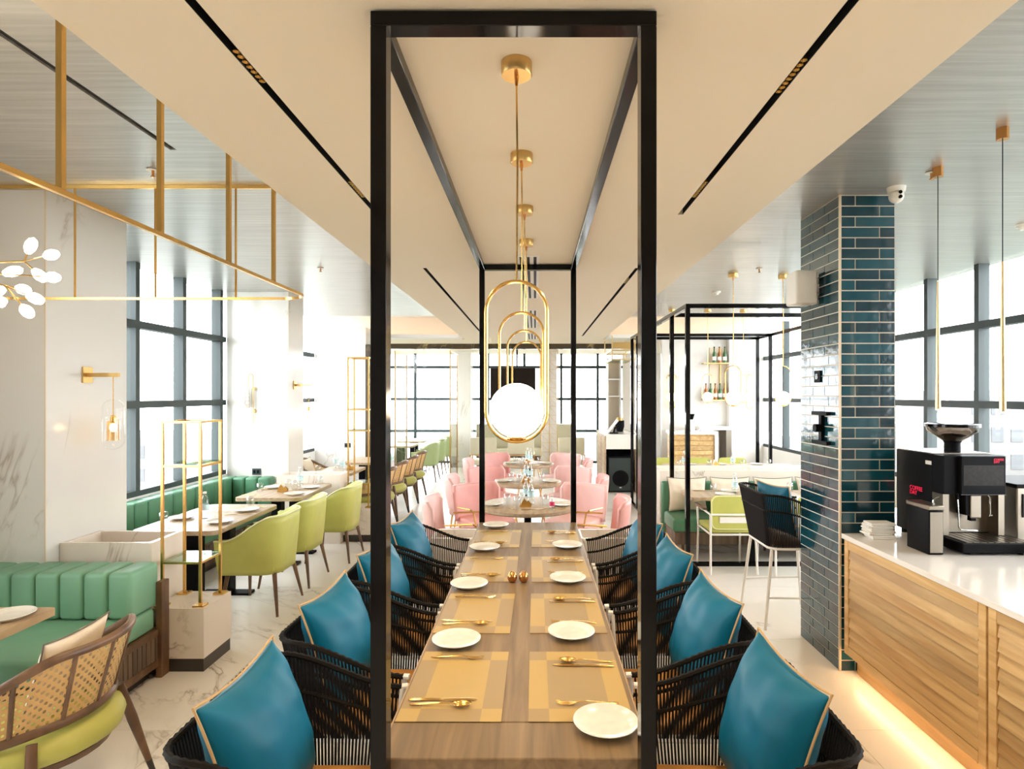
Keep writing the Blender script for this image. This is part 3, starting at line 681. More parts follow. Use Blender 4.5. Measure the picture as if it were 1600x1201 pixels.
def chandelier():
    c = Vector((-2.78, 2.70, 2.38))
    t = thing('branch_chandelier', 'gold branching chandelier with glowing leaf shaped bulbs', 'chandelier', c)
    MB().tube([(0, 0, 0), (0, 0, 0.719)], 0.006, 8).build('stem', 'gold', t, smooth=True)
    MB().lathe([(0, 0), (0.06, 0), (0.06, 0.02), (0, 0.02)], 24, (0, 0, 0.699)).build('canopy', 'gold', t, smooth=True)
    MB().sphere((0, 0, 0), 0.022, 14, 8).build('hub', 'gold', t, smooth=1.4)
    W = lambda px, py, d=2.7: Vector(((px-836)*d/940, d, 1.8-(py-616)*d/940))-c
    forks = [(W(38, 408), [(48, 384, 2.7), (80, 398, 2.66), (62, 430, 2.7)]), (W(5, 428), [(20, 424, 2.72), (82, 433, 2.6)]), (W(8, 446, 2.6), [(55, 466, 2.6), (42, 486, 2.55), (36, 452, 2.7)]), (W(-40, 470, 2.75), [(-2, 470, 2.72), (-4, 455, 2.85)])]
    bulbs = []
    for f, ends in forks:
        MB().tube([(0, 0, 0), f], 0.0042, 6).build('branch', 'gold', t, smooth=True)
        for px, py, d in ends: bulbs.append((f, W(px, py, d)))
    rnd = random.Random(3)
    for k in range(5):
        a = 1.6+k*0.75; f = Vector((math.cos(a)*0.2, math.sin(a)*0.2, rnd.uniform(-0.1, 0.1)))
        MB().tube([(0, 0, 0), f], 0.0042, 6).build('branch', 'gold', t, smooth=True)
        for s in (-1, 1): bulbs.append((f, f+Vector((math.cos(a+s*0.4)*0.16, math.sin(a+s*0.4)*0.16, s*0.06))))
    for f, e in bulbs:
        d = (e-f).normalized(); b = MB().tube([f, e-d*0.03], 0.003, 6).build('twig', 'gold', t, smooth=True)
        prof = [(0, -0.04), (0.012, -0.034), (0.022, -0.012), (0.023, 0.008), (0.016, 0.030), (0, 0.040)]
        m = MB().lathe(prof, 14); q = Vector((0, 0, 1)).rotation_difference(d).to_matrix()
        m.v = [tuple(q @ Vector(p)+e) for p in m.v]; m.build('bulb', 'bulb', b, smooth=1.4)
chandelier()

def banquette_front():
    t = thing('banquette', 'green channel tufted banquette, painted as lit to mint, with walnut base beside the cane chair', 'bench', (-2.405, 3.0, 0))
    L = 1.6
    MB().box(-L, 0, 0.06, 0.86, 0.075, 0.31).build('base', 'walnut', t)
    MB().box(-L+0.05, -0.05, 0.12, 0.82, 0, 0.075).build('plinth', 'plinth', t)
    for i in range(18): MB().box(-0.0, 0.008, 0.085+i*0.042, 0.085+i*0.042+0.034, 0.12, 0.27).build('slat', 'slat_wood', t)
    MB().box(0, 0.014, 0.05, 0.86, 0.27, 0.31).build('rail', 'walnut_long', t); MB().box(0, 0.014, 0.05, 0.86, 0.075, 0.12).build('rail', 'walnut_long', t)
    MB().rbox(-0.005, 0.035, 0.82, 0.90, 0, 0.61, 0.004, 1).build('end_post', 'walnut_long', t)
    MB().rbox(-L, -0.004, 0.03, 0.815, 0.312, 0.45, 0.025, 3).build('seat', 'green_leather_lit', t, smooth=True)
    p = None
    for i in range(11):
        x = -0.003-0.145*(i+1)
        if p is None: p = MB().rbox(0, 0.144, 0.58, 0.86, 0.452, 0.735, 0.030, 4).build('channel_pad', 'green_leather_lit', t, smooth=True); p.location = (x, 0, 0)
        else: clone(p, (x, 0, 0), t)
banquette_front()
def dining(name, label, x0, x1, y0, y1, r=0.06, m='pale_table', z=0.75, leg='black_matt', legs=None):
    t = thing(name, label, 'table', ((x0+x1)/2, (y0+y1)/2, 0)); w, d = (x1-x0)/2, (y1-y0)/2
    MB().prism(rrect(-w, w, -d, d, r), z-0.035, z).build('tabletop', m, t)
    for lx, ly in legs or ((0, -d*0.45), (0, d*0.45)):
        q = 0.05 if not legs else 0.03
        MB().box(lx-q, lx+q, ly-q, ly+q, 0.015, z-0.035).build('leg', leg, t)
        if not legs: MB().box(lx-0.22, lx+0.22, ly-0.06, ly+0.06, 0, 0.02).build('foot', leg, t)
        else: MB().box(lx-0.05, lx+0.05, ly-0.045, ly+0.045, 0, 0.0149).build('foot', leg, t)
    return t
dining('dining_table', 'wooden table at the mint banquette, in front of the cane chair', -3.2, -2.36, 2.28, 2.97, 0.02, 'table_edge')
dining('dining_table', 'wooden table at the corner banquette, beside the gold shelf', -3.12, -2.45, 4.62, 5.76, 0.07)
dining('dining_table', 'wooden table with the gold napkin holder, beside the marble planter', -3.06, -2.39, 6.10, 7.12, 0.06)

def corner_banquette():
    t = thing('corner_banquette', 'green L shaped banquette, painted dark as backlit, under the grey framed window', 'bench', (-3.89, 4.6, 0))
    D = 3.0
    MB().box(0.10, 0.60, 0, D-0.01, 0.075, 0.31).build('base', 'walnut', t); MB().box(0.1, 0.55, 0, D-0.01, 0, 0.075).build('plinth', 'plinth', t)
    for i in range(60): MB().box(0.60, 0.608, 0.02+i*0.048, 0.02+i*0.048+0.038, 0.11, 0.28).build('slat', 'slat_wood', t)
    MB().rbox(0.15, 0.63, 0.0, D-0.20, 0.312, 0.45, 0.025, 3).build('seat', 'green_leather_shaded', t, smooth=True)
    p = None
    for i in range(14):
        if p is None: p = MB().rbox(0, 0.17, 0.002, 0.198, 0.40, 0.785, 0.03, 4).build('channel_pad', 'green_leather_shaded', t, smooth=True)
        else: clone(p, (0, i*0.2, 0), t)
    for i in range(4): MB().rbox(0.0+i*0.155, 0.153+i*0.155, D-0.19, D-0.005, 0.40, 0.775, 0.03, 4).build('channel_pad', 'green_leather_shaded', t, smooth=True)
corner_banquette()
def planter(x0, x1, y0, y1, z, label, th=0.03):
    t = thing('marble_planter', label, 'planter', ((x0+x1)/2, (y0+y1)/2, 0)); w, d = (x1-x0)/2, (y1-y0)/2
    m = MB()
    for a in ((-w, w, -d, -d+th), (-w, w, d-th, d), (-w, -w+th, -d+th, d-th), (w-th, w, -d+th, d-th)): m.box(*a, 0.0, z)
    m.build('trough', 'marble_block', t); MB().box(-w+th, w-th, -d+th, d-th, 0.0, z-0.16).build('infill', 'marble_block', t); return t
planter(-3.105, -2.505, 3.93, 4.29, 0.83, 'empty white marble planter box against the broad marble column')
planter(-3.115, -2.35, 7.25, 7.59, 0.83, 'empty white marble planter box beside the table with the napkin holder')
planter(-0.87, -0.475, 4.97, 5.33, 0.61, 'low empty marble planter on the window side of the table end')
planter(0.365, 0.82, 4.97, 5.33, 0.61, 'low empty marble planter on the counter side of the table end')
def shelf_block(x0, x1, y0, y1, bars, glass_z, label, label2):
    t = thing('marble_block', label, 'plinth', ((x0+x1)/2, (y0+y1)/2, 0)); w, d = (x1-x0)/2, (y1-y0)/2
    MB().box(-w, w, -d, d, 0.085, 0.41).build('block', 'marble_block', t); MB().box(-w+0.004, w-0.004, -d+0.004, d-0.004, 0, 0.085).build('plinth', 'plinth', t)
    s = thing('gold_shelf', label2, 'shelf', ((x0+x1)/2, (y0+y1)/2, 0.41)); w, d = 0.125, 0.125
    H = bars[0]-0.41
    for a in (-1, 1):
        for b in (-1, 1):
            MB().box(a*w-0.008, a*w+0.008, b*d-0.008, b*d+0.008, 0.012, H).build('post', 'gold', s)
            MB().box(a*w-0.035, a*w+0.035, b*d-0.035, b*d+0.035, 0.0, 0.012).build('foot_plate', 'gold', s)
    for z in bars:
        z -= 0.41
        for a in (-1, 1):
            MB().box(-w, w, a*d-0.007, a*d+0.007, z-0.014, z).build('shelf_rail', 'gold', s); MB().box(a*w-0.007, a*w+0.007, -d, d, z-0.014, z).build('shelf_rail', 'gold', s)
    for z in glass_z: MB().box(-w, w, -d, d, z-0.41+0.001, z-0.41+0.009).build('glass_shelf', 'shelf_glass', s)
shelf_block(-2.50, -2.15, 3.905, 4.255, [1.625, 1.335, 0.70], [1.335, 0.70], 'white marble block on a black plinth carrying the short gold shelf', 'short slim gold shelf with glass shelves on a marble block')
shelf_block(-2.345, -2.0, 7.35, 7.70, [2.26, 1.62, 1.36, 0.71], [1.36, 0.71], 'white marble block under the tall gold shelf by the brown pilaster', 'tall slim gold shelf in front of the brown pilaster')

def tub_chair(m='lime_leather', pm='lime_piping'):
    t = thing('tub_chair', '', 'chair')
    def top(s): x, y = upath(s, 0.285, 0.27, 0.26, 0.17); return (x, y, 0.615+0.19*ease((0.19-x)/0.40))
    def bot(s): x, y = upath(s, 0.25, 0.235, 0.24, 0.15); return (x, y, 0.33)
    def F(u, v):
        a, b = Vector(bot(u)), Vector(top(u)); p = a.lerp(b, v); k = math.sin(PI*v)*0.012; return (p.x*(1+k), p.y*(1+k), p.z)
    MB().grid(F, 49, 9).build('shell', m, t, smooth=1.5, solid=0.045)
    MB().tube([top(i/60) for i in range(61)], 0.007, 6).build('piping', pm, t, smooth=True)
    MB().rbox(-0.20, 0.25, -0.225, 0.225, 0.335, 0.465, 0.03, 3).build('seat', m, t, smooth=True)
    for a in (-1, 1):
        for b in (-1, 1): MB().tube([(a*0.19, b*0.19, 0.335), (a*0.235-0.01, b*0.262, 0)], [0.019, 0.010], 8).build('leg', 'walnut_long', t, smooth=True)
    return t
tc = tub_chair()
for x, y, w in ((-2.33, 5.13, 'beside the short gold shelf'), (-2.34, 5.84, 'between two lime chairs'), (-2.22, 6.66, 'at the table with the napkin holder')):
    place(tc, (x, y, 0), PI, 'lime green leather tub chair with walnut legs %s' % w, 'lime tub chairs')
ts = tub_chair('sage_leather', 'lime_piping')
for y, w in ((12.55, 'closest to the cane chairs'), (13.5, 'second from the cane chairs'), (14.4, 'closest to the rear window')):
    place(ts, (-2.27, y, 0), PI, 'sage green tub chair in the far row, %s' % w, 'far sage tub chairs')

def cane_chair():
    t = thing('cane_chair', '', 'chair')
    def plan(s, rx, ry): a = math.radians(78+204*s); return (0.02+rx*math.cos(a), ry*math.sin(a))
    def top(s):
        x, y = plan(s, 0.30, 0.33); e = 1-abs(2*s-1); return (x-0.035*ease(e*1.6), y, 0.655+0.155*ease(e*1.5))
    def low(s): x, y = plan(s, 0.26, 0.295); e = 1-abs(2*s-1); return (x, y, 0.50+0.03*ease(e*1.5))
    n = 40
    MB().tube([top(i/n) for i in range(n+1)], 0.019, 8, flat=0.8).build('top_rail', 'walnut_long', t, smooth=True)
    MB().tube([low(i/n) for i in range(n+1)], 0.019, 8, flat=0.9).build('lower_rail', 'walnut_long', t, smooth=True)
    MB().grid(lambda u, v: tuple(Vector(low(u)).lerp(Vector(top(u)), v)), 41, 5, uv=lambda u, v: (u*1.15, v*0.27)).build('cane_back', 'cane', t, smooth=1.5)
    for s in (0.0, 0.2, 0.36, 0.5, 0.64, 0.8, 1.0): MB().tube([low(s), top(s)], 0.009 if 0 < s < 1 else 0.016, 6).build('back_post', 'walnut_long', t, smooth=True)
    MB().lathe([(0, 0.385), (0.26, 0.385), (0.295, 0.405), (0.305, 0.44), (0.29, 0.475), (0.24, 0.492), (0, 0.497)], 32, sx=0.98, sy=1.0).build('seat', 'lime_leather', t, smooth=1.2)
    MB().lathe([(0, 0.355), (0.25, 0.355), (0.26, 0.384), (0, 0.384)], 28).build('seat_frame', 'walnut_long', t, smooth=True)
    for a, b in ((-1, -1), (-1, 1), (1, -1), (1, 1)):
        p0 = Vector((a*0.17, b*0.235, 0.50 if a < 0 else 0.38)); p1 = Vector((a*0.255, b*0.36, 0.0)); pm = p0.lerp(p1, 0.80)
        lg = MB().tube([p0, p0.lerp(p1, 0.35), pm], [0.018, 0.022, 0.0135], 10).build('leg', 'walnut_long', t, smooth=True)
        MB().tube([pm, p1], [0.0137, 0.010], 10).build('ferrule', 'ferrule', lg, smooth=True)
    return t
cc = cane_chair()
place(cc, (-2.04, 2.47, 0), PI, 'cane barrel back chair with lime seat beside the mint banquette', 'cane chairs')
for y, w in ((8.05, 'beside the tall gold shelf'), (8.80, 'second from the tall gold shelf'), (9.55, 'third from the tall gold shelf'), (10.30, 'closest to the gold glass screens')):
    place(cc, (-2.18, y, 0), PI, 'cane barrel back chair in the row, %s' % w, 'cane chairs')
for y, w in ((8.30, 'behind the marble planter'), (9.10, 'by the narrow window')):
    place(cc, (-3.32, y, 0), 0, 'cane barrel back chair facing the aisle, %s' % w, 'cane chairs')
pillow('cushion', 'beige cushion with dark piping in the front cane chair', (-1.94, 2.49, 0.50), 0.36, 0.055, 'cream_fabric', 'fabric_piping', lean=-0.30, rz=PI, seed=20, group='beige cushions')
pillow('cushion', 'beige cushion in the cane chair behind the marble planter', (-3.42, 8.30, 0.50), 0.36, 0.055, 'cream_fabric', 'fabric_piping', lean=-0.30, rz=0, seed=21, group='beige cushions')
pillow('cushion', 'beige cushion in the cane chair by the narrow window', (-3.42, 9.10, 0.50), 0.36, 0.055, 'cream_fabric', 'fabric_piping', lean=-0.30, rz=0, seed=22, group='beige cushions')
dining('dining_table', 'wooden table behind the tall gold shelf', -2.98, -2.45, 7.98, 8.75)
dining('dining_table', 'wooden table between the facing cane chairs and the window', -2.98, -2.45, 9.25, 10.1)
dining('dining_table', 'far wooden table by the sage tub chairs', -3.1, -2.5, 12.2, 12.95)
dining('dining_table', 'far wooden table by the rear window', -3.1, -2.5, 13.5, 14.4)

# ---- tumblers, bottles, napkin holders
def tumbler():
    t = tag(MB().shell([(0.029, 0.0), (0.031, 0.001), (0.0335, 0.055), (0.032, 0.095), (0.020, 0.102), (0.0, 0.102)], 14).build('tumbler', 'tumbler_glass', smooth=1.0), '', 'glass'); return t
def bottle(label_m='bottle_label'):
    t = thing('water_bottle', '', 'bottle')
    MB().lathe([(0, 0), (0.030, 0), (0.033, 0.006), (0.033, 0.06), (0.031, 0.065), (0.033, 0.07), (0.033, 0.125), (0.030, 0.15), (0.016, 0.185), (0.0125, 0.195), (0.0125, 0.208)], 16).build('body', 'bottle_plastic', t, smooth=1.0)
    MB().shell([(0.0338, 0.072), (0.0338, 0.122)], 16).build('paper_label', label_m, t, smooth=1.2)
    MB().lathe([(0, 0.209), (0.0145, 0.209), (0.0145, 0.225), (0, 0.225)], 12).build('cap', 'white_plastic', t, smooth=True); return t
def holder():
    t = thing('napkin_holder', '', 'napkin holder')
    MB().box(-0.05, 0.05, -0.018, 0.018, 0, 0.003).build('base', 'gold', t)
    tri = [(-0.055, 0.003), (0.055, 0.003), (0.055, 0.03), (0.03, 0.06), (0.018, 0.045), (-0.012, 0.085), (-0.04, 0.045)]
    for y in (-0.018, 0.015): MB().prism(tri, y, y+0.003, 'xz').build('side_plate', 'gold', t)
    MB().prism([(-0.045, 0.004), (0.045, 0.004), (-0.03, 0.105)], -0.012, 0.012, 'xz').build('napkins', 'napkin', t); return t
tum, bot, nap = tumbler(), bottle(), holder()
botp = bottle('pink_label')
def dress(where, z, plates=(), tumblers=(), bottles=(), holders=(), forks=(), knives=(), rz=0):
    al = list(plates)+list(tumblers)+list(bottles)
    cx = sum(p[0] for p in al)/len(al); cy = sum(p[1] for p in al)/len(al)
    def spot(p, same):
        if len(same) < 2: return ''
        return ', %s side, %s end' % ('window' if p[0] < cx else 'aisle' if cx < -1 else 'counter', 'rear' if p[1] > cy else 'front')
    for i, (x, y) in enumerate(plates): place(plate_p, (x, y, z+0.0002), 0, 'white side plate on the %s%s' % (where, spot((x, y), plates)), 'plates on the %s' % where)
    for i, (x, y) in enumerate(tumblers): place(tum, (x, y, z), 0, 'clear tumbler on the %s%s' % (where, spot((x, y), tumblers)), 'tumblers on the %s' % where)
    for i, (x, y) in enumerate(bottles): place(bot, (x, y, z), 0, 'blue labelled bottle on the %s%s' % (where, spot((x, y), bottles)), 'water bottles on the %s' % where)
    for i, (x, y) in enumerate(holders): place(nap, (x, y, z), rz+0.2, 'gold napkin holder with white napkins on the %s' % where, 'napkin holders')
    for i, (x, y) in enumerate(forks): place(fork_p, (x, y, z), random.uniform(-0.3, 0.3)+rz, 'gold fork on the %s%s' % (where, spot((x, y), forks)), 'forks on the %s' % where)
    for i, (x, y) in enumerate(knives): place(knife_p, (x, y, z), random.uniform(-0.3, 0.3)+rz, 'gold knife on the %s%s' % (where, spot((x, y), knives)), 'knives on the %s' % where)
dress('table beside the short gold shelf', 0.75, [(-2.98, 5.08), (-2.58, 4.92), (-2.60, 5.42)], [(-3.0, 4.86), (-2.70, 5.07), (-2.66, 5.62)], [(-2.80, 5.10)], [], [(-2.95, 4.74), (-2.6, 5.6), (-2.82, 5.35)], [(-2.6, 5.25)])
dress('table with the gold napkin holder', 0.75, [(-2.52, 6.30), (-2.52, 6.75), (-2.93, 6.75)], [(-2.95, 6.45), (-2.66, 6.65), (-2.76, 6.72), (-2.5, 7.0)], [(-2.68, 6.86)], [(-2.72, 6.48)], [(-2.95, 6.25), (-2.5, 7.05)], [(-2.56, 6.6), (-2.9, 6.62)])
dress('table at the mint banquette', 0.75, [(-2.475, 2.83)], [], [], [], [(-2.60, 2.70)], [(-2.50, 2.66)])
dress('table behind the tall gold shelf', 0.75, [(-2.85, 8.15)], [(-2.9, 8.05), (-2.75, 8.5)], [(-2.62, 8.2), (-2.85, 8.6)], [(-2.57, 8.38)], [], [])

# ---- wall lamps and sockets
def capsule_sconce(loc, label):
    t = thing('capsule_sconce', label, 'wall lamp', loc)
    MB().box(0, 0.012, -0.045, 0.045, -0.055, 0.055).build('wall_plate', 'brushed_gold', t)
    MB().box(0.012, 0.225, -0.012, 0.012, -0.014, 0.014).build('arm', 'brushed_gold', t)
    MB().tube([(0.185, 0, -0.014), (0.185, 0, -0.30)], 0.003, 6).build('cord', 'gold', t)
    MB().lathe([(0, 0.03), (0.014, 0.03), (0.020, 0.0), (0.020, -0.02), (0, -0.02)][::-1], 14, (0.185, 0, -0.31)).build('socket', 'gold', t, smooth=True)
    MB().sphere((0.185, 0, -0.365), 0.022, 14, 8, 1.3).build('bulb', 'bulb', t, smooth=1.4)
    MB().shell([(0.038, -0.32), (0.038, -0.455)], 20, (0.185, 0, 0)).build('amber_tube', 'amber_glass', t, smooth=1.4)
    cap = [(0.068*math.sin(math.radians(a)), -0.235+0.068*math.cos(math.radians(a))) for a in (12, 30, 50, 70, 90)]+[(0.068*math.sin(math.radians(a)), -0.45+0.068*math.cos(math.radians(a))) for a in (90, 110, 130, 150, 170, 180)]
    MB().shell(cap, 24, (0.185, 0, 0)).build('glass_capsule', 'clear_glass', t, smooth=1.4)
capsule_sconce((-3.109, 4.17, 1.935), 'brass arm wall lamp with clear glass capsule on the broad column')
capsule_sconce((-3.119, 7.80, 1.92), 'brass arm wall lamp with glass capsule on the second column side')
def reading_lamp():
    t = thing('reading_lamp', 'brass swing wall lamp with a strip of small bulbs on the second column', 'wall lamp', (-3.55, 7.61, 1.8))
    MB().tube([(0, -0.03, -0.37), (0, -0.03, 0.20)]+[(-0.03+0.03*math.cos(math.radians(a)), -0.03, 0.20+0.06*math.sin(math.radians(a))) for a in range(20, 181, 20)]+[(-0.065, -0.04, 0.05)], 0.005, 6).build('rod', 'brushed_gold', t, smooth=True)
    for z in (0.07, -0.21): MB().tube([(0, -0.03, z), (0.012, 0, z)], 0.018, 8).build('wall_mount', 'brushed_gold', t, smooth=True)
    MB().prism([(-0.085, 0.09), (-0.045, 0.09), (-0.04, -0.17), (-0.075, -0.17), (-0.10, -0.12)], -0.055, -0.045, 'xz').build('shade', 'steel', t)
    for i in range(4): MB().sphere((-0.063, -0.062, 0.03-0.045*i), 0.012, 10, 6).build('bulb', 'bulb', t, smooth=1.4)
reading_lamp()
def socket(loc, label, face='y'):
    t = thing('wall_socket', label, 'socket', loc)
    MB().rbox(-0.055, 0.055, -0.009, 0, -0.04, 0.04, 0.003, 1).build('plate', 'window_metal', t)
    for x in (-0.025, 0.02): MB().rbox(x-0.015, x+0.015, -0.013, -0.009, -0.02, 0.02, 0.002, 1).build('switch', 'black_matt', t)
    if face == 'x': t.rotation_euler = (0, 0, -PI/2)
socket((-3.52, 7.609, 0.825), 'grey double socket on the second marble column above the banquette')
socket((-3.32, 10.659, 0.90), 'grey socket on the third marble column behind the planter')

# ================================================================ COUNTER SIDE
def counter_unit(y0, y1, label):
    t = thing('counter_cabinet', label, 'cabinet', (1.99, y0, 0)); L = y1-y0; z0, z1 = 0.14, 0.868
    MB().box(0.02, 0.60, 0, L, z0, z1).build('carcass', 'oak', t); MB().box(0.085, 0.58, 0, L, 0, z0).build('toe_kick', 'oak', t)
    MB().box(0.077, 0.084, 0.0, L, z0-0.012, z0-0.002).build('light_strip', 'led_warm', t)
    for a in (0, L-0.05): MB().rbox(0, 0.02, a+0.002, a+0.048, z0, z1, 0.002, 1).build('stile', 'oak', t)
    for a in (z0, z1-0.055): MB().rbox(0, 0.02, 0.05, L-0.05, a, a+0.055, 0.002, 1).build('rail', 'oak', t)
    n = 10; h = (z1-z0-0.11)/n; p = None
    for i in range(n):
        z = z0+0.055+i*h
        o = MB().prism([(0.002, 0.004), (0.012, h-0.001), (0.02, h-0.001), (0.02, 0.001)], 0.052, L-0.052, 'xz').build('plank', 'oak', t) if p is None else clone(p, (0, 0, z), t)
        p = p or o; o.location = (0, 0, z)
counter_unit(2.655, 3.875, 'oak louvred counter unit next to the tiled column'); counter_unit(1.42, 2.645, 'oak louvred counter unit in the middle of the coffee counter'); counter_unit(0.18, 1.41, 'oak louvred counter unit at the far end from the tiled column')
w = thing('worktop', 'white polished stone worktop on the oak coffee counter', 'worktop', (1.985, 0.18, 0.868))
MB().rbox(0, 1.45, 0, 3.72, 0.001, 0.032, 0.003, 1).build('slab', 'counter_white', w); MB().rbox(0.365, 1.45, 3.725, 4.6, 0.001, 0.032, 0.003, 1).build('slab', 'counter_white', w)
tag(MB().box(2.62, 3.40, 0.2, 4.5, 0, 0.868).build('counter_cabinet', 'oak'), 'plain oak cabinet block under the back of the worktop', 'cabinet')
CZ = 0.9005
def text(s, size, m, parent, loc, rot, name='lettering', ext=0.0005):
    c = bpy.data.curves.new('t', 'FONT'); c.body = s; c.size = size; c.extrude = ext; c.space_line = 0.8; c.align_x = 'LEFT'
    tmp = bpy.data.objects.new('t', c); COL.objects.link(tmp); bpy.context.view_layer.update()
    me = bpy.data.meshes.new_from_object(tmp.evaluated_get(bpy.context.evaluated_depsgraph_get())); bpy.data.objects.remove(tmp)
    me.materials.clear(); me.materials.append(MATS[m]); o = bpy.data.objects.new(name, me); COL.objects.link(o); o.parent = parent; o.location = loc; o.rotation_euler = rot; return o
def coffee_machine():
    t = thing('coffee_machine', 'black automatic coffee machine with steel front and bean hopper', 'coffee machine', (2.39, 3.52, CZ))
    MB().rbox(0, 0.36, 0.10, 0.46, 0.03, 0.54, 0.004, 1).build('body', 'black_matt', t)
    MB().rbox(0, 0.36, 0.0, 0.0995, 0.315, 0.54, 0.004, 1).build('head', 'black_matt', t)
    MB().box(0.004, 0.356, 0.104, 0.45, 0.5405, 0.546).build('top_plate', 'steel', t)
    pn = MB().rbox(0.085, 0.345, -0.028, -0.0005, 0.318, 0.54, 0.004, 1).build('display', 'black_matt', t)
    MB().box(0.097, 0.333, -0.0295, -0.0282, 0.37, 0.488).build('screen', 'screen_dark', pn)
    for a in ((0.083, 0.347, 0.316, 0.3185), (0.083, 0.347, 0.5395, 0.542)): MB().box(a[0], a[1], -0.029, -0.027, a[2], a[3]).build('bezel', 'grey_print', pn)
    text('COFFEE\nDAY', 0.017, 'red_print', pn, (0.272, -0.0293, 0.515), (PI/2, 0, 0))
    text('COFFEE\nDAY', 0.036, 'red_print', t, (-0.0012, 0.315, 0.30), (PI/2, 0, -PI/2))
    MB().rbox(-0.003, 0, 0.105, 0.16, 0.475, 0.498, 0.001, 1).build('side_badge', 'white_plastic', t)
    for x0, x1 in ((0, 0.035), (0.325, 0.36)): MB().box(x0, x1, 0.005, 0.0995, 0.075, 0.3145).build('side_pillar', 'steel', t)
    MB().box(0.036, 0.324, 0.09, 0.0995, 0.075, 0.3145).build('back_panel', 'steel', t)
    sp = MB().rbox(0.135, 0.225, 0.01, 0.0895, 0.19, 0.3145, 0.004, 1).build('spout_block', 'black_matt', t)
    MB().rbox(0.16, 0.225, 0.003, 0.0095, 0.175, 0.31, 0.006, 2).build('spout_cover', 'steel', sp)
    MB().box(0.175, 0.205, 0.02, 0.05, 0.155, 0.189).build('nozzle', 'black_matt', sp)
    MB().tube([(0.10, 0.03, 0.313), (0.10, 0.025, 0.28)], 0.009, 8).build('wand_joint', 'black_matt', t, smooth=True)
    MB().tube([(0.10, 0.025, 0.28), (0.102, 0.02, 0.19), (0.104, 0.02, 0.12), (0.115, 0.02, 0.105), (0.22, 0.03, 0.095)], 0.0045, 8).build('steam_wand', 'chrome', t, smooth=True)
    MB().tube([(0.28, 0.03, 0.313), (0.288, 0.02, 0.29), (0.288, 0.02, 0.20), (0.28, 0.02, 0.185), (0.30, 0.02, 0.188)], 0.005, 8).build('water_tap', 'chrome', t, smooth=True)
    tr = MB().rbox(-0.005, 0.405, -0.165, 0.0985, 0.012, 0.068, 0.005, 1).build('drip_tray', 'black_matt', t)
    for i in range(9): MB().box(0.03+i*0.04, 0.062+i*0.04, -0.15, 0.085, 0.0682, 0.071).build('grille_bar', 'steel', tr)
    for x, y in ((0.03, 0.42), (0.33, 0.42), (0.03, 0.12), (0.33, 0.12), (0.05, -0.12), (0.35, -0.12)): MB().lathe([(0, 0), (0.018, 0), (0.018, 0.03 if y > 0 else 0.012), (0, 0.03 if y > 0 else 0.012)], 12, (x, y, 0)).build('foot', 'black_matt', t)
    MB().lathe([(0, 0.547), (0.045, 0.547), (0.042, 0.60), (0.05, 0.612), (0, 0.612)], 20, (0.19, 0.20, 0)).build('hopper_neck', 'black_matt', t, smooth=True)
    hp = MB().shell([(0.048, 0.612), (0.135, 0.675), (0.142, 0.70)], 28, (0.19, 0.20, 0)).build('hopper', 'smoke_glass', t, smooth=1.2)
    MB().lathe([(0, 0.614), (0.045, 0.614), (0.085, 0.645), (0.05, 0.655), (0, 0.66)], 20, (0.19, 0.20, 0)).build('coffee_beans', 'coffee_bean', hp, smooth=True)
    MB().lathe([(0, 0.7005), (0.146, 0.7005), (0.146, 0.718), (0.13, 0.722), (0, 0.722)], 28, (0.19, 0.20, 0)).build('lid', 'black_gloss', t, smooth=True)
coffee_machine()
def milk_cooler():
    t = thing('milk_cooler', 'small black milk cooler with steel front beside the coffee machine', 'milk cooler', (2.205, 3.37, CZ))
    MB().rbox(0, 0.085, 0, 0.20, 0, 0.25, 0.006, 2).build('body', 'black_matt', t, smooth=True)
    MB().rbox(0.006, 0.079, -0.004, -0.0005, 0.012, 0.24, 0.0015, 1).build('front_plate', 'steel', t)
    MB().rbox(-0.003, 0.088, -0.005, 0.203, 0.2505, 0.276, 0.004, 1).build('lid', 'steel', t, smooth=True)
    MB().tube([(0.06, 0.05, 0.276), (0.06, 0.05, 0.295), (0.07, 0.04, 0.312), (0.082, 0.03, 0.318)], 0.005, 8).build('milk_tube', 'chrome', t, smooth=True)
milk_cooler()
def napkin_stack():
    for i in range(9):
        o = tag(MB().rbox(-0.075, 0.075, -0.055, 0.055, 0, 0.0105, 0.003, 1).build('napkin', 'napkin'), 'folded white napkin by the tiled column, %s' % ['bottom one of the stack', 'second up from the worktop', 'third up from the worktop', 'fourth up from the worktop', 'middle one of the stack', 'fourth down from the stack top', 'third down from the stack top', 'second down from the stack top', 'top one of the stack'][i], 'napkin', 'stacked napkins')
        o.location = (2.16+random.uniform(-0.012, 0.012), 3.79+random.uniform(-0.01, 0.01), CZ+i*0.0108); o.rotation_euler = (0, 0, random.uniform(-0.12, 0.12))
napkin_stack()
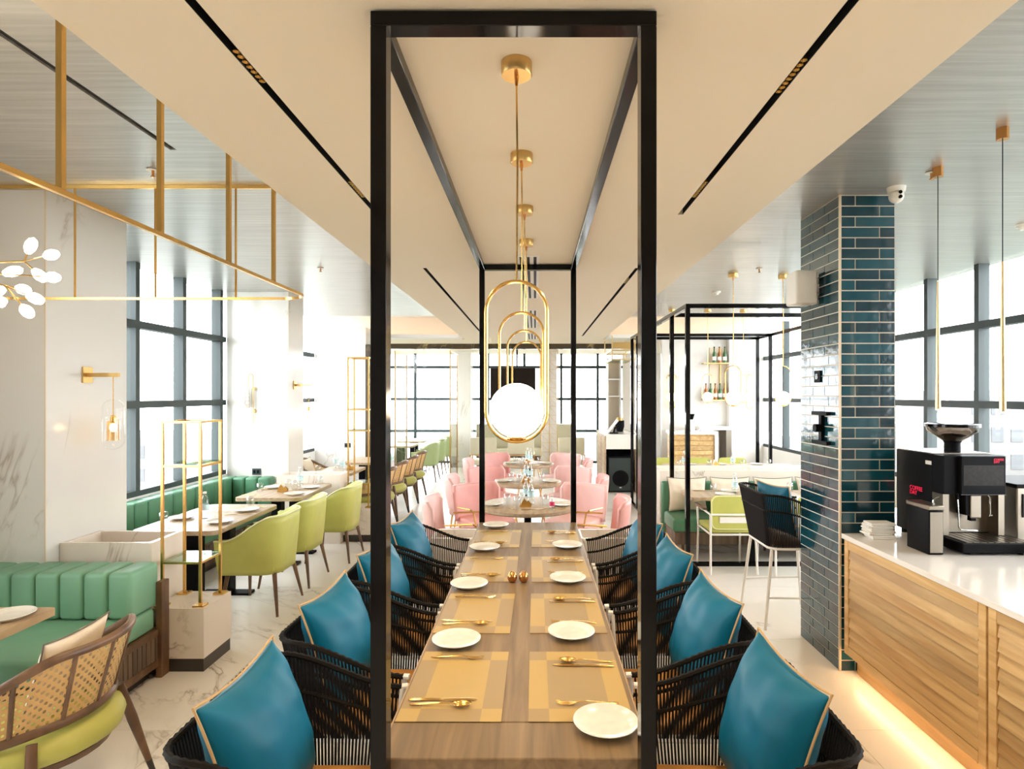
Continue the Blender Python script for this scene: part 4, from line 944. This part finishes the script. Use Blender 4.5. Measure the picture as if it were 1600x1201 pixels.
def counter_extras():
    t = thing('steel_oven', 'steel bench oven beside the coffee machine', 'oven', (2.90, 3.62, CZ))
    MB().rbox(0, 0.42, 0, 0.40, 0.02, 0.34, 0.006, 1).build('body', 'steel', t); MB().box(0.03, 0.30, -0.006, -0.0005, 0.16, 0.30).build('window', 'screen_dark', t)
    MB().rbox(-0.01, 0.43, -0.01, 0.41, 0.341, 0.36, 0.003, 1).build('lid', 'black_matt', t)
    for x in (0.03, 0.39):
        for y in (0.03, 0.37): MB().lathe([(0, 0), (0.015, 0), (0.015, 0.019), (0, 0.019)], 10, (x, y, 0)).build('foot', 'black_matt', t)
    t = thing('round_griddle', 'round black griddle with pale plate in front of the oven', 'griddle', (2.97, 3.35, CZ))
    MB().lathe([(0, 0), (0.13, 0), (0.14, 0.03), (0.14, 0.055), (0, 0.055)], 28).build('base', 'black_matt', t, smooth=True); MB().lathe([(0, 0.056), (0.15, 0.056), (0.15, 0.066), (0, 0.068)], 28).build('plate', 'steel', t, smooth=True)
    tag(MB().rbox(2.85, 3.05, 3.06, 3.16, CZ, CZ+0.05, 0.004, 1).build('storage_box', 'red_plastic'), 'dark red plastic box on the worktop behind the coffee machine tray', 'box')
    t = thing('wall_speaker', 'white box loudspeaker bracketed to the tiled column', 'speaker', (1.981, 4.215, 2.54))
    MB().rbox(-0.19, -0.04, -0.085, 0.085, -0.115, 0.115, 0.014, 3).build('cabinet', 'white_plastic', t, smooth=True)
    MB().rbox(-0.035, -0.02, -0.04, 0.04, -0.11, 0.11, 0.003, 1).build('bracket', 'white_metal', t); MB().box(-0.04, 0.0, -0.02, 0.02, -0.03, 0.03).build('mount', 'white_metal', t)
    t = thing('wall_socket', 'black socket plate on the tiled column', 'socket', (1.982, 4.21, 1.925))
    MB().rbox(-0.010, 0, -0.045, 0.045, -0.042, 0.042, 0.003, 1).build('plate', 'black_matt', t); MB().rbox(-0.015, -0.010, -0.02, 0.02, -0.02, 0.02, 0.002, 1).build('switch', 'black_gloss', t)
    t = thing('screen_bracket', 'black H shaped screen bracket on the tiled column', 'bracket', (1.982, 4.14, 1.57))
    for z in (-0.10, 0.10): MB().box(-0.03, 0, -0.11, 0.11, z-0.012, z+0.012).build('bar', 'black_matt', t)
    MB().box(-0.022, 0, -0.02, 0.02, -0.088, 0.088).build('upright', 'black_matt', t); MB().tube([(-0.022, 0, 0), (-0.06, 0.0, 0)], 0.028, 10).build('joint', 'black_matt', t, smooth=True)
    t = thing('dome_camera', 'white security camera on the silver ceiling above the tiled column', 'camera', (2.27, 3.78, 3.0995))
    MB().lathe([(0, -0.03), (0.05, -0.03), (0.055, 0), (0, 0)], 20).build('base', 'white_plastic', t, smooth=True); MB().sphere((0, 0, -0.055), 0.044, 18, 10).build('dome', 'white_plastic', t, smooth=1.4)
    for z in (-0.042, -0.07): MB().tube([(0, -0.036, z), (0, -0.047, z)], 0.011, 10).build('lens', 'black_gloss', t)
counter_extras()
def cone_pendant():
    t = thing('cone_pendant_lamp', '', 'pendant lamp')
    MB().lathe([(0, -0.055), (0.027, -0.055), (0.027, 0), (0, 0)], 20).build('canopy', 'copper', t, smooth=True)
    MB().tube([(0, 0, -0.055), (0, 0, -0.65)], 0.0022, 6).build('cord', 'black_matt', t)
    MB().lathe([(0, -1.385), (0.0145, -1.385), (0.0055, -0.65), (0, -0.65)], 14).build('shade', 'pale_gold', t, smooth=True)
    MB().lathe([(0, -1.388), (0.010, -1.388), (0.010, -1.3855), (0, -1.3855)], 12).build('lens', 'bulb', t); return t
cp = cone_pendant()
place(cp, (2.31, 3.45, 3.0995), 0, 'slim gold cone pendant closest to the tiled column', 'cone pendants over the counter'); place(cp, (2.285, 2.94, 3.0995), 0, 'slim gold cone pendant second from the tiled column', 'cone pendants over the counter')
def sprinkler(x, y, w):
    t = thing('sprinkler', 'small ceiling sprinkler %s' % w, 'sprinkler', (x, y, 3.0995)); MB().lathe([(0, -0.006), (0.035, -0.006), (0.03, 0), (0, 0)], 16).build('rose', 'white_plastic', t, smooth=True)
    MB().lathe([(0, -0.045), (0.014, -0.043), (0.006, -0.03), (0.008, -0.006), (0, -0.006)], 12).build('head', 'copper', t, smooth=True)
for x, y, w in ((-2.21, 3.48, 'above the mint banquette'), (-2.2, 6.17, 'above the lime tub chairs'), (2.32, 3.52, 'beside the cone pendant'), (2.31, 6.2, 'above the lime metal chair')): sprinkler(x, y, w)
def detector(x, y, w):
    t = thing('smoke_detector', 'white round smoke detector %s' % w, 'detector', (x, y, 3.0995)); MB().lathe([(0, -0.02), (0.05, -0.02), (0.055, 0), (0, 0)], 20).build('base', 'white_plastic', t, smooth=True); MB().lathe([(0, -0.045), (0.025, -0.043), (0.035, -0.0205), (0, -0.0205)], 16).build('sensor', 'white_plastic', t, smooth=True)
detector(2.29, 7.6, 'above the booth frame'); detector(3.74, 4.6, 'by the counter window')

# ================================================================ GREEN BOOTH AREA AND BAR (right, behind the tiled column)
def booth_frame():
    t = thing('booth_portal', 'black metal box frame around the green booth tables', 'frame', (1.58, 6.30, 0))
    W, H, w = 2.12, 2.75, 0.045; ys = (0, 0.73, 3.08, 3.62)
    for y in ys:
        for x in (0, W-w): MB().box(x, x+w, y, y+w, 0, H-w).build('post', 'black_gloss', t)
        MB().box(0, W, y, y+w, H-w, H).build('top_rail', 'black_gloss', t)
    for x in (0, W-w):
        for a, b in zip(ys[:-1], ys[1:]):
            MB().box(x, x+w, a+w, b, H-w, H).build('top_rail', 'black_gloss', t)
            if a > 0: MB().box(x, x+w, max(a+w, 1.50), b, 0, 0.03).build('floor_rail', 'black_gloss', t)
    MB().box(w, W-w, 0, w, 0, 0.04).build('floor_rail', 'black_gloss', t)
booth_frame()
def booth():
    t = thing('booth_banquette', 'green leather booth bench with wooden base inside the black frame', 'bench', (1.50, 6.52, 0)); L = 2.35
    MB().box(0.02, L, 0.02, 0.48, 0.17, 0.30).build('base', 'slat_wood', t)
    for x in (0.12, 1.15, 2.2):
        for y in (0.08, 0.42): MB().tube([(x, y, 0), (x, y, 0.17)], [0.014, 0.02], 8).build('leg', 'walnut_long', t)
    MB().rbox(0, L, 0, 0.49, 0.302, 0.45, 0.03, 3).build('seat', 'green_leather_shaded', t, smooth=True)
    for i in range(5): MB().rbox(i*0.47, i*0.47+0.465, 0.575, 0.685, 0.17, 0.77, 0.03, 3).build('back_pad', 'green_leather_shaded', t, smooth=True)
    for x in (0.3, 1.9): MB().box(x, x+0.05, 0.48, 0.58, 0.19, 0.25).build('back_stay', 'walnut_long', t)
    pl = planter(1.50, 3.9, 7.22, 7.76, 0.885, 'long white marble planter wall behind the green booth bench')
    dining('dining_table', 'wooden booth table in front of the green bench', 1.66, 3.6, 6.36, 6.86, 0.03, 'pale_table', 0.71, 'black_matt', ((-0.33, -0.21), (0.33, -0.21)))
    dining('dining_table', 'second wooden booth table behind the long marble planter', 1.9, 3.8, 8.5, 9.1, 0.03, 'pale_table', 0.755)
    for i, (x, w) in enumerate(((1.76, 'at the open end of the bench'), (2.26, 'second from the open end'), (2.76, 'third from the open end'), (3.25, 'furthest from the open end'))):
        pillow('cushion', 'cream cushion with dark piping on the green bench, %s' % w, (x, 6.955, 0.455), 0.40, 0.05, 'cream_fabric', 'fabric_piping', lean=-0.18, rz=-PI/2, seed=30+i, sx=1.15, group='cream booth cushions')
    dress('front booth table', 0.71, [(2.05, 6.50), (2.18, 6.72), (2.70, 6.72), (2.45, 6.52)], [(1.98, 6.68), (2.32, 6.62), (2.86, 6.75)], [(2.20, 6.62), (3.0, 6.74)], [(2.98, 6.62)], [(2.25, 6.50), (2.6, 6.8)], [(2.55, 6.55), (1.9, 6.78)])
    dress('second booth table', 0.755, [(2.3, 8.9), (2.75, 8.92), (3.3, 8.92)], [(2.08, 8.7), (2.52, 8.7), (3.0, 8.7), (3.4, 8.75)], [(2.16, 8.72), (2.86, 8.7)], [(2.62, 8.72)])
booth()
def metal_chair():
    t = thing('metal_armchair', '', 'chair'); w = 0.225
    MB().rbox(-0.22, 0.23, -w+0.005, w-0.005, 0.405, 0.455, 0.018, 3).build('seat', 'lime_leather', t, smooth=True)
    m = MB().prism(rrect(-w+0.005, w-0.005, 0.45, 0.785, 0.06), -0.245, -0.215, 'yz'); m.build('backrest', 'lime_leather', t, smooth=0.6)
    pts = [(-0.247, y, z) for y, z in rrect(-w+0.008, w-0.008, 0.453, 0.782, 0.06)]; MB().tube(pts, 0.005, 6, closed=True).build('piping', 'lime_piping', t, smooth=True)
    MB().box(-0.253, -0.247, -0.14, 0.14, 0.515, 0.575).build('fixing_plate', 'white_metal', t)
    MB().tube([(-0.26, -w-0.01, 0.60), (-0.26, w+0.01, 0.60)], 0.010, 8).build('back_bar', 'white_metal', t, smooth=True)
    MB().tube([(x, y, 0.395) for x, y in rrect(-0.23, 0.235, -w, w, 0.03)], 0.010, 6, closed=True).build('seat_frame', 'white_metal', t, smooth=True)
    for s in (-1, 1):
        MB().tube([(-0.26, s*(w+0.01), 0.60), (-0.23, s*w, 0.395), (-0.26, s*(w+0.01), 0.0)], 0.0115, 8).build('leg', 'white_metal', t, smooth=True)
        MB().tube([(0.20, s*(w+0.02), 0.60), (0.225, s*w, 0.395), (0.255, s*(w+0.005), 0.0)], 0.0115, 8).build('leg', 'white_metal', t, smooth=True)
        MB().tube([(-0.26, s*(w+0.01), 0.60), (0.20, s*(w+0.02), 0.615)], 0.009, 8).build('arm', 'white_metal', t, smooth=True)
        MB().rbox(-0.10, 0.23, s*(w+0.018)-0.022, s*(w+0.018)+0.022, 0.617, 0.64, 0.006, 2).build('armrest', 'walnut_long', t, smooth=True)
    return t
mc = metal_chair()
place(mc, (1.985, 6.26, 0), PI/2, 'lime chair with white metal frame and wooden armrests at the booth table', 'lime metal chairs')
place(mc, (2.62, 6.22, 0), PI/2, 'lime chair with white metal frame behind the rope bar stool', 'lime metal chairs')
for x, w in ((2.02, 'beside the frame post'), (2.59, 'in front of the bar counter'), (3.16, 'in front of the white bar wall')):
    place(mc, (x, 9.42, 0), -PI/2, 'lime metal chair at the second booth table, %s' % w, 'lime metal chairs')
st = rope_chair(0.66, 'black rope bar stool with brown seat behind the tiled column', 'stool', 'rope_bar_stool')
st.location = (2.03, 4.87, 0); st.rotation_euler = (0, 0, 0.0)
for s in (-1, 1): MB().tube([(0.232, s*0.28, 0.24), (-0.24, s*0.253, 0.24)], 0.008, 6).build('footrest', 'white_metal', st, smooth=True)
MB().tube([(0.237, -0.283, 0.20), (0.237, 0.283, 0.20)], 0.008, 6).build('footrest', 'white_metal', st, smooth=True)
pillow('cushion', 'teal leather cushion on the rope bar stool', (1.955, 4.87, 0.68), 0.42, lean=-0.20, rz=0.25, group='teal cushions', seed=41)

def bar():
    t = thing('bar_counter', 'oak louvred bar counter with white waterfall top', 'bar counter', (2.42, 10.5, 0)); L = 0.72
    MB().box(0, L, 0.05, 0.5, 0.0, 1.10).build('carcass', 'oak', t); MB().box(-0.02, L+0.06, 0, 0.52, 1.10, 1.15).build('top', 'counter_white', t)
    MB().box(L, L+0.06, 0, 0.52, 0, 1.10).build('waterfall_end', 'counter_white', t)
    for i in range(12): MB().box(0.02, L-0.02, 0.025, 0.05, 0.08+i*0.083, 0.08+i*0.083+0.075).build('plank', 'oak', t)
    t = thing('back_bar', 'white work shelf with dark gap below on the bar wall', 'shelf', (3.05, 11.15, 0))
    MB().box(0, 0.62, 0, 0.44, 1.14, 1.20).build('top', 'counter_white', t); MB().box(0.0, 0.10, 0.02, 0.42, 0, 1.14).build('end_panel', 'walnut_dark', t); MB().box(0.5, 0.60, 0.02, 0.42, 0, 1.14).build('end_panel', 'steel', t)
    tag(MB().box(3.70, 3.90, 11.45, 11.599, 0, 2.874).build('wall_pilaster', 'white_paint'), 'plain white pilaster beside the bar bottle shelf', 'pilaster')
    t = thing('bottle_shelf', 'gold bottle shelf on a beige back panel on the bar wall', 'shelf', (3.36, 11.6, 0))
    MB().box(0, 0.32, -0.02, -0.001, 1.68, 2.70).build('back_panel', 'cream_fabric', t)
    for z in (1.68, 2.38): MB().box(-0.16, 0.32, -0.20, -0.021, z, z+0.02).build('shelf', 'brushed_gold', t)
    MB().box(0.19, 0.205, -0.05, -0.021, 1.70, 2.70).build('upright', 'brushed_gold', t)
    def wine(x, y, z, m, lab):
        b = thing('liquor_bottle', lab, 'bottle', (x, y, z), 0, 'bar bottles'); MB().lathe([(0, 0), (0.035, 0), (0.036, 0.01), (0.036, 0.16), (0.030, 0.19), (0.013, 0.22), (0.012, 0.29), (0, 0.29)], 14).build('body', m, b, smooth=1.0)
        MB().shell([(0.0368, 0.05), (0.0368, 0.12)], 14).build('paper_label', 'napkin', b); MB().lathe([(0, 0.2905), (0.014, 0.2905), (0.014, 0.31), (0, 0.31)], 10).build('cap', 'black_matt', b)
    for i, (x, z, m, w) in enumerate(((3.42, 2.40, 'bottle_green', 'green bottle on the upper bar shelf, by the shelf end'), (3.52, 2.40, 'bottle_amber', 'amber bottle on the upper bar shelf'), (3.62, 2.40, 'bottle_green', 'green bottle on the upper bar shelf, by the pilaster'), (3.26, 1.70, 'bottle_amber', 'amber bottle at the open end of the lower bar shelf'), (3.35, 1.70, 'bottle_green', 'green bottle second on the lower bar shelf'), (3.44, 1.70, 'bottle_amber', 'amber bottle third on the lower bar shelf'), (3.53, 1.70, 'bottle_green', 'green bottle fourth on the lower bar shelf'), (3.62, 1.70, 'bottle_amber', 'amber bottle by the pilaster on the lower bar shelf'))):
        wine(x, 11.48, z, m, w)
    for x, w in ((2.62, 'beside the bar counter'), (4.12, 'near the counter side window')):
        t = thing('oval_sconce', 'tall gold oval wall light on the bar wall, %s' % w, 'wall lamp', (x, 11.60, 1.85), 0, 'oval wall lights')
        MB().tube([(a, -0.05, b) for a, b in arc(0, 0.27, 0.06, 0, 180, 12)+arc(0, -0.27, 0.06, 180, 360, 12)], 0.008, 6, closed=True).build('ring', 'gold', t, smooth=True)
        MB().lathe([(0, -0.24), (0.03, -0.22), (0.032, 0), (0.03, 0.06), (0, 0.08)], 14, (0, -0.05, -0.03)).build('glow_tube', 'sconce_glow', t, smooth=1.3); MB().box(-0.02, 0.02, -0.045, -0.001, -0.04, 0.04).build('wall_plate', 'gold', t)
bar()
def tap():
    t = thing('bar_tap', 'chrome espresso taps on the bar counter', 'tap', (2.95, 10.75, 1.1505)); MB().tube([(0, 0, 0), (0, 0, 0.20), (-0.04, 0, 0.26), (-0.10, 0, 0.24)], 0.010, 8).build('spout', 'chrome', t, smooth=True); MB().lathe([(0, 0), (0.035, 0), (0.03, 0.02), (0, 0.02)], 14).build('base', 'chrome', t)
    t = thing('coffee_grinder', 'black coffee grinder on the bar counter', 'grinder', (2.80, 10.78, 1.1505)); MB().rbox(-0.05, 0.05, -0.07, 0.07, 0, 0.2, 0.01, 2).build('body', 'white_metal', t); MB().lathe([(0, 0.2), (0.03, 0.2), (0.06, 0.30), (0, 0.30)], 14).build('hopper', 'black_matt', t, smooth=True)
tap()

# ================================================================ PINK CHAIRS AND REAR OF THE ROOM
def round_table(x, y, r, label):
    t = thing('round_table', label, 'table', (x, y, 0)); MB().lathe([(0, 0.705), (r-0.01, 0.705), (r, 0.715), (r, 0.738), (r-0.004, 0.74), (0, 0.74)], 44).build('tabletop', 'pale_table', t, smooth=0.6)
    MB().tube([(0, 0, 0.02), (0, 0, 0.705)], 0.035, 12).build('pedestal', 'black_matt', t, smooth=True); MB().lathe([(0, 0), (0.24, 0), (0.23, 0.015), (0, 0.02)], 28).build('base', 'black_matt', t, smooth=True)
def pink_chair(m):
    t = thing('pink_armchair', '', 'chair')
    def F(u, v):
        a = math.radians(-70+140*u); z = 0.44+0.37*v; k = 0.012*math.sin(PI*v)
        e = min(u, 1-u); top = z if v < 0.8 else 0.44+0.37*(0.8+(v-0.8)*min(1, 0.15+e*9))
        return (0.05-(0.29+0.05*v+k)*math.cos(a)**0.42, (0.285+0.02*v)*math.sin(a)/math.sin(math.radians(70))*(1-0.06*abs(2*u-1)**4), top)
    MB().grid(F, 33, 12).build('backrest', m, t, smooth=1.5, solid=0.04, off=0)
    MB().rbox(-0.23, 0.25, -0.24, 0.24, 0.37, 0.47, 0.03, 3).build('seat', m, t, smooth=True)
    for s in (-1, 1):
        MB().tube([(-0.06, s*0.30, 0.60), (0.20, s*0.295, 0.61), (0.23, s*0.275, 0.58), (0.22, s*0.235, 0.40)], 0.009, 6).build('arm', 'gold', t, smooth=True)
        for a in (-1, 1): MB().tube([(a*0.19, s*0.20, 0.38), (a*0.24, s*0.24, 0)], [0.011, 0.008], 8).build('leg', 'gold', t, smooth=True)
    return t
pk, sm = pink_chair('pink_leather'), pink_chair('pink_leather_lit')
TABS = ((-0.07, 5.80, 0.47, 'nearest the planters'), (-0.09, 7.35, 0.41, 'second from the planters'), (-0.10, 9.25, 0.39, 'nearest the trellis column'))
for k, (x, y, r, w) in enumerate(TABS):
    round_table(x, y, r, 'round wooden table among pink chairs, %s' % w)
    spots = [(-0.70, 0.0, 0.0, pk, 'pale pink', 'window side, planter end'), (-0.47, 0.72, -0.95, sm, 'salmon lit pink', 'window side, trellis end'), (0.50, 0.68, PI+0.95, pk, 'pale pink', 'counter side, trellis end'), (0.68, -0.02, PI-0.05, sm, 'salmon lit pink', 'counter side, planter end')]
    for dx, dy, rz, p, c, s in spots:
        place(p, (x+dx, y+dy, 0), rz, '%s leather chair, round table %s, %s' % (c, w, s), 'pink chairs')
    dress('round table %s' % w, 0.7402, [(x-r*0.72, y-0.04), (x+r*0.70, y-0.06)], [(x-0.20, y+0.02), (x-0.10, y-0.12), (x+0.17, y-0.03), (x-0.06, y+0.1)], [(x+0.03, y+0.02), (x-0.02, y+0.17)], [(x-0.02, y-0.13)], [(x-0.20, y-0.25), (x+0.25, y-0.22)], [(x+0.05, y-0.27)], 0.0)
place(botp, (0.155, 5.50, 0.7402), 0, 'small pink sanitiser bottle on the round table nearest the planters'); botp['category'] = 'bottle'; botp.scale = (0.72, 0.72, 0.62)
def screen(x, label):
    t = thing('glass_screen', label, 'screen', (x, 11.0, 0)); w = 0.022; H = 2.6
    for y in (0, 1.0-w): MB().box(-w/2, w/2, y, y+w, 0, H).build('post', 'brushed_gold', t)
    for z in (0, H-w): MB().box(-w/2, w/2, w, 1.0-w, z, z+w).build('rail', 'brushed_gold', t)
    MB().box(-0.003, 0.003, w, 1.0-w, w, H-w).build('glass_pane', 'clear_glass', t)
screen(-1.55, 'gold framed glass screen beside the pink chairs'); screen(-2.56, 'gold framed glass screen behind the cane chairs')
def service():
    t = thing('service_counter', 'white and wood service counter housing a black loudspeaker cabinet', 'cabinet', (1.27, 11.0, 0)); L, D, H = 0.60, 1.35, 1.07
    MB().box(0, 0.03, 0, D, 0, H-0.03).build('side_panel', 'pale_table', t); MB().box(L-0.03, L, 0, D, 0, H-0.03).build('side_panel', 'pale_table', t)
    MB().box(0.03, L-0.03, 0.45, D, 0, H-0.03).build('carcass', 'black_matt', t); MB().box(0.03, L-0.03, 0.0, 0.449, 0.80, H-0.03).build('upper_front', 'counter_white', t)
    MB().box(-0.01, L+0.01, -0.01, D, H-0.03, H).build('top', 'counter_white', t)
    for i in range(3): MB().box(-0.004, -0.0005, 0.55, 1.3, 0.30+i*0.24, 0.52+i*0.24).build('drawer', 'pale_table', t)
    s = thing('floor_speaker', 'black loudspeaker standing inside the service counter', 'speaker', (1.57, 11.06, 0)); MB().rbox(-0.24, 0.24, 0, 0.36, 0.005, 0.66, 0.006, 1).build('cabinet', 'black_matt', s)
    MB().rbox(-0.21, 0.21, -0.006, -0.0005, 0.03, 0.63, 0.003, 1).build('grille', 'window_metal', s); MB().lathe([(0, 0), (0.14, 0), (0.15, 0.008), (0, 0.008)], 24).xf((0, -0.008, 0.26), rx=PI/2).build('woofer', 'black_matt', s)
    MB().box(-0.02, 0.02, -0.009, -0.0065, 0.08, 0.10).build('badge', 'white_metal', s)
    p = thing('sales_terminal', 'tilted white and black sales terminal on the service counter', 'terminal', (1.47, 11.25, 1.0705)); MB().box(-0.08, 0.08, -0.05, 0.10, 0, 0.02).build('base', 'black_matt', p); MB().prism([(-0.12, 0.0), (0.06, 0.24), (0.08, 0.22), (-0.09, 0.0)], -0.1, 0.1, 'xz').xf((0, 0, 0.021)).build('screen', 'white_plastic', p); MB().tube([(0, 0, 0.02), (0.03, 0, 0.12)], 0.02, 8).build('stand', 'black_matt', p)
    b = thing('black_bowl', 'black pot on the service counter', 'pot', (1.66, 11.8, 1.0705)); MB().lathe([(0, 0), (0.06, 0), (0.09, 0.10), (0.09, 0.22), (0, 0.22)], 18).build('body', 'black_matt', b, smooth=True); MB().lathe([(0, 0.2205), (0.07, 0.2205), (0.05, 0.28), (0, 0.28)], 18).build('lid', 'brushed_gold', b, smooth=True)
    r = thing('glass_rack', 'gold and white glass rack hung over the service counter', 'rack', (1.40, 11.0, 2.875)); 
    for x in (0, 0.42):
        for y in (0, 1.15): MB().box(x, x+0.02, y, y+0.02, -0.45, -0.001).build('hanger', 'pale_gold', r)
        for z in (-0.45, -0.28): MB().box(x, x+0.02, 0.02, 1.15, z, z+0.03).build('rail', 'pale_gold', r)
    for y in (0, 1.15):
        for z in (-0.45, -0.28): MB().box(0.02, 0.42, y, y+0.02, z, z+0.03).build('rail', 'pale_gold', r)
    MB().box(0.02, 0.42, 0.02, 1.15, -0.445, -0.435).build('glass_shelf', 'shelf_glass', r); MB().box(0.02, 0.42, 0.021, 0.03, -0.24, -0.12).build('end_panel', 'brushed_gold', r)
    k = thing('tall_shelf_unit', 'pale open shelf unit behind the service counter', 'shelf', (1.50, 12.42, 0)); MB().box(0, 0.28, 0.25, 0.28, 0, 2.55).build('back_panel', 'cream_fabric', k)
    for x in (0, 0.26): MB().box(x, x+0.02, 0, 0.25, 0, 2.55).build('upright', 'white_paint', k)
    for z in (1.75, 2.1, 2.5): MB().box(0.02, 0.26, 0, 0.249, z, z+0.025).build('shelf', 'white_paint', k)
service()
def rear():
    t = thing('hung_screen', 'large dark display screen hung in front of the rear window', 'screen', (-0.53, 14.4, 0)); MB().box(-0.54, 0.54, -0.03, 0.03, 1.35, 2.43).build('panel', 'screen_dark', t)
    MB().box(-0.55, 0.55, -0.035, -0.0305, 2.43, 2.44).build('bezel', 'grey_print', t)
    for x in (-0.1, 0.1): MB().tube([(x, 0, 2.44), (x, 0, 2.8745)], 0.02, 8).build('hanger', 'black_matt', t)
    t = thing('trellis_column', 'white column wrapped in a gold zigzag trellis', 'column', (0.32, 13.5, 0)); w, H = 0.19, 2.87
    MB().box(-w+0.02, w-0.02, 0.02, 0.34, 0, H).build('core', 'white_paint', t)
    for x in (-w, 0, w): MB().box(x-0.008, x+0.008, -0.008, 0.008, 0, H).build('upright', 'pale_gold', t)
    n = 14
    for i in range(n):
        z = H*(i+0.5)/n; MB().tube([(-w, 0, z), (w, 0, z)], 0.006, 4).build('rung', 'pale_gold', t)
        MB().tube([(-w, 0, z+H/n*0.95), (0, 0, z)], 0.005, 4).build('diagonal', 'pale_gold', t); MB().tube([(0, 0, z+H/n*0.95), (w, 0, z)], 0.005, 4).build('diagonal', 'pale_gold', t)
    p = thing('beige_chair', '', 'chair'); MB().rbox(-0.26, -0.19, -0.26, 0.26, 0.62, 0.95, 0.02, 2).build('backrest', 'beige_leather', p, smooth=True); MB().rbox(-0.24, 0.25, -0.25, 0.25, 0.40, 0.50, 0.025, 2).build('seat', 'beige_leather', p, smooth=True)
    for s in (-1, 1):
        MB().box(-0.255, -0.235, s*0.26-0.01, s*0.26+0.01, 0, 0.62).build('leg', 'brushed_gold', p); MB().box(0.23, 0.25, s*0.26-0.01, s*0.26+0.01, 0, 0.62).build('leg', 'brushed_gold', p); MB().box(-0.235, 0.23, s*0.26-0.01, s*0.26+0.01, 0.60, 0.62).build('arm', 'brushed_gold', p)
    MB().box(-0.255, -0.235, -0.25, 0.25, 0.60, 0.618).build('back_rail', 'brushed_gold', p)
    for x, w in ((-1.02, 'beside the gold glass screen'), (-0.28, 'below the hung screen'), (0.72, 'by the service counter')): place(p, (x, 12.1, 0), PI/2, 'beige leather chair with gold frame %s' % w, 'beige chairs')
    t = thing('beige_banquette', 'long beige banquette below the hung dark screen', 'bench', (-0.55, 14.9, 0)); MB().rbox(-0.95, 1.6, 0.36, 0.52, 0.35, 1.05, 0.03, 2).build('back', 'beige_leather', t, smooth=True); MB().rbox(-0.95, 1.6, -0.1, 0.359, 0.28, 0.46, 0.03, 2).build('seat', 'beige_leather', t, smooth=True); MB().box(-0.9, 1.55, -0.05, 0.5, 0, 0.28).build('base', 'walnut', t)
    t = thing('glass_chandelier', 'pale chandelier of rectangular glass plates near the rear window', 'chandelier', (-2.75, 13.3, 2.874)); MB().box(-0.35, 0.35, -0.2, 0.2, -0.02, 0).build('ceiling_plate', 'white_metal', t)
    rnd = random.Random(5)
    for i in range(14):
        x, y, h = rnd.uniform(-0.32, 0.25), rnd.uniform(-0.18, 0.18), rnd.uniform(0.2, 0.5); pl = MB().box(x, x+0.09, y, y+0.012, -h-0.16, -h).build('glass_plate', 'tumbler_glass', t); MB().tube([(x+0.045, y+0.006, -0.02), (x+0.045, y+0.006, -h)], 0.002, 4).build('wire', 'chrome', pl)
    for y, w in ((12.6, 'closest to the glass screen'), (13.95, 'by the rear window')):
        t = thing('far_banquette', 'green banquette section along the far side wall, %s' % w, 'bench', (-3.88, y, 0), 0, 'far banquette sections'); MB().rbox(0, 0.16, -0.6, 0.6, 0.35, 0.80, 0.03, 2).build('back', 'green_leather_lit', t, smooth=True); MB().rbox(0.161, 0.62, -0.6, 0.6, 0.28, 0.45, 0.03, 2).build('seat', 'green_leather_lit', t, smooth=True); MB().box(0, 0.58, -0.58, 0.58, 0, 0.28).build('base', 'walnut', t)
rear()
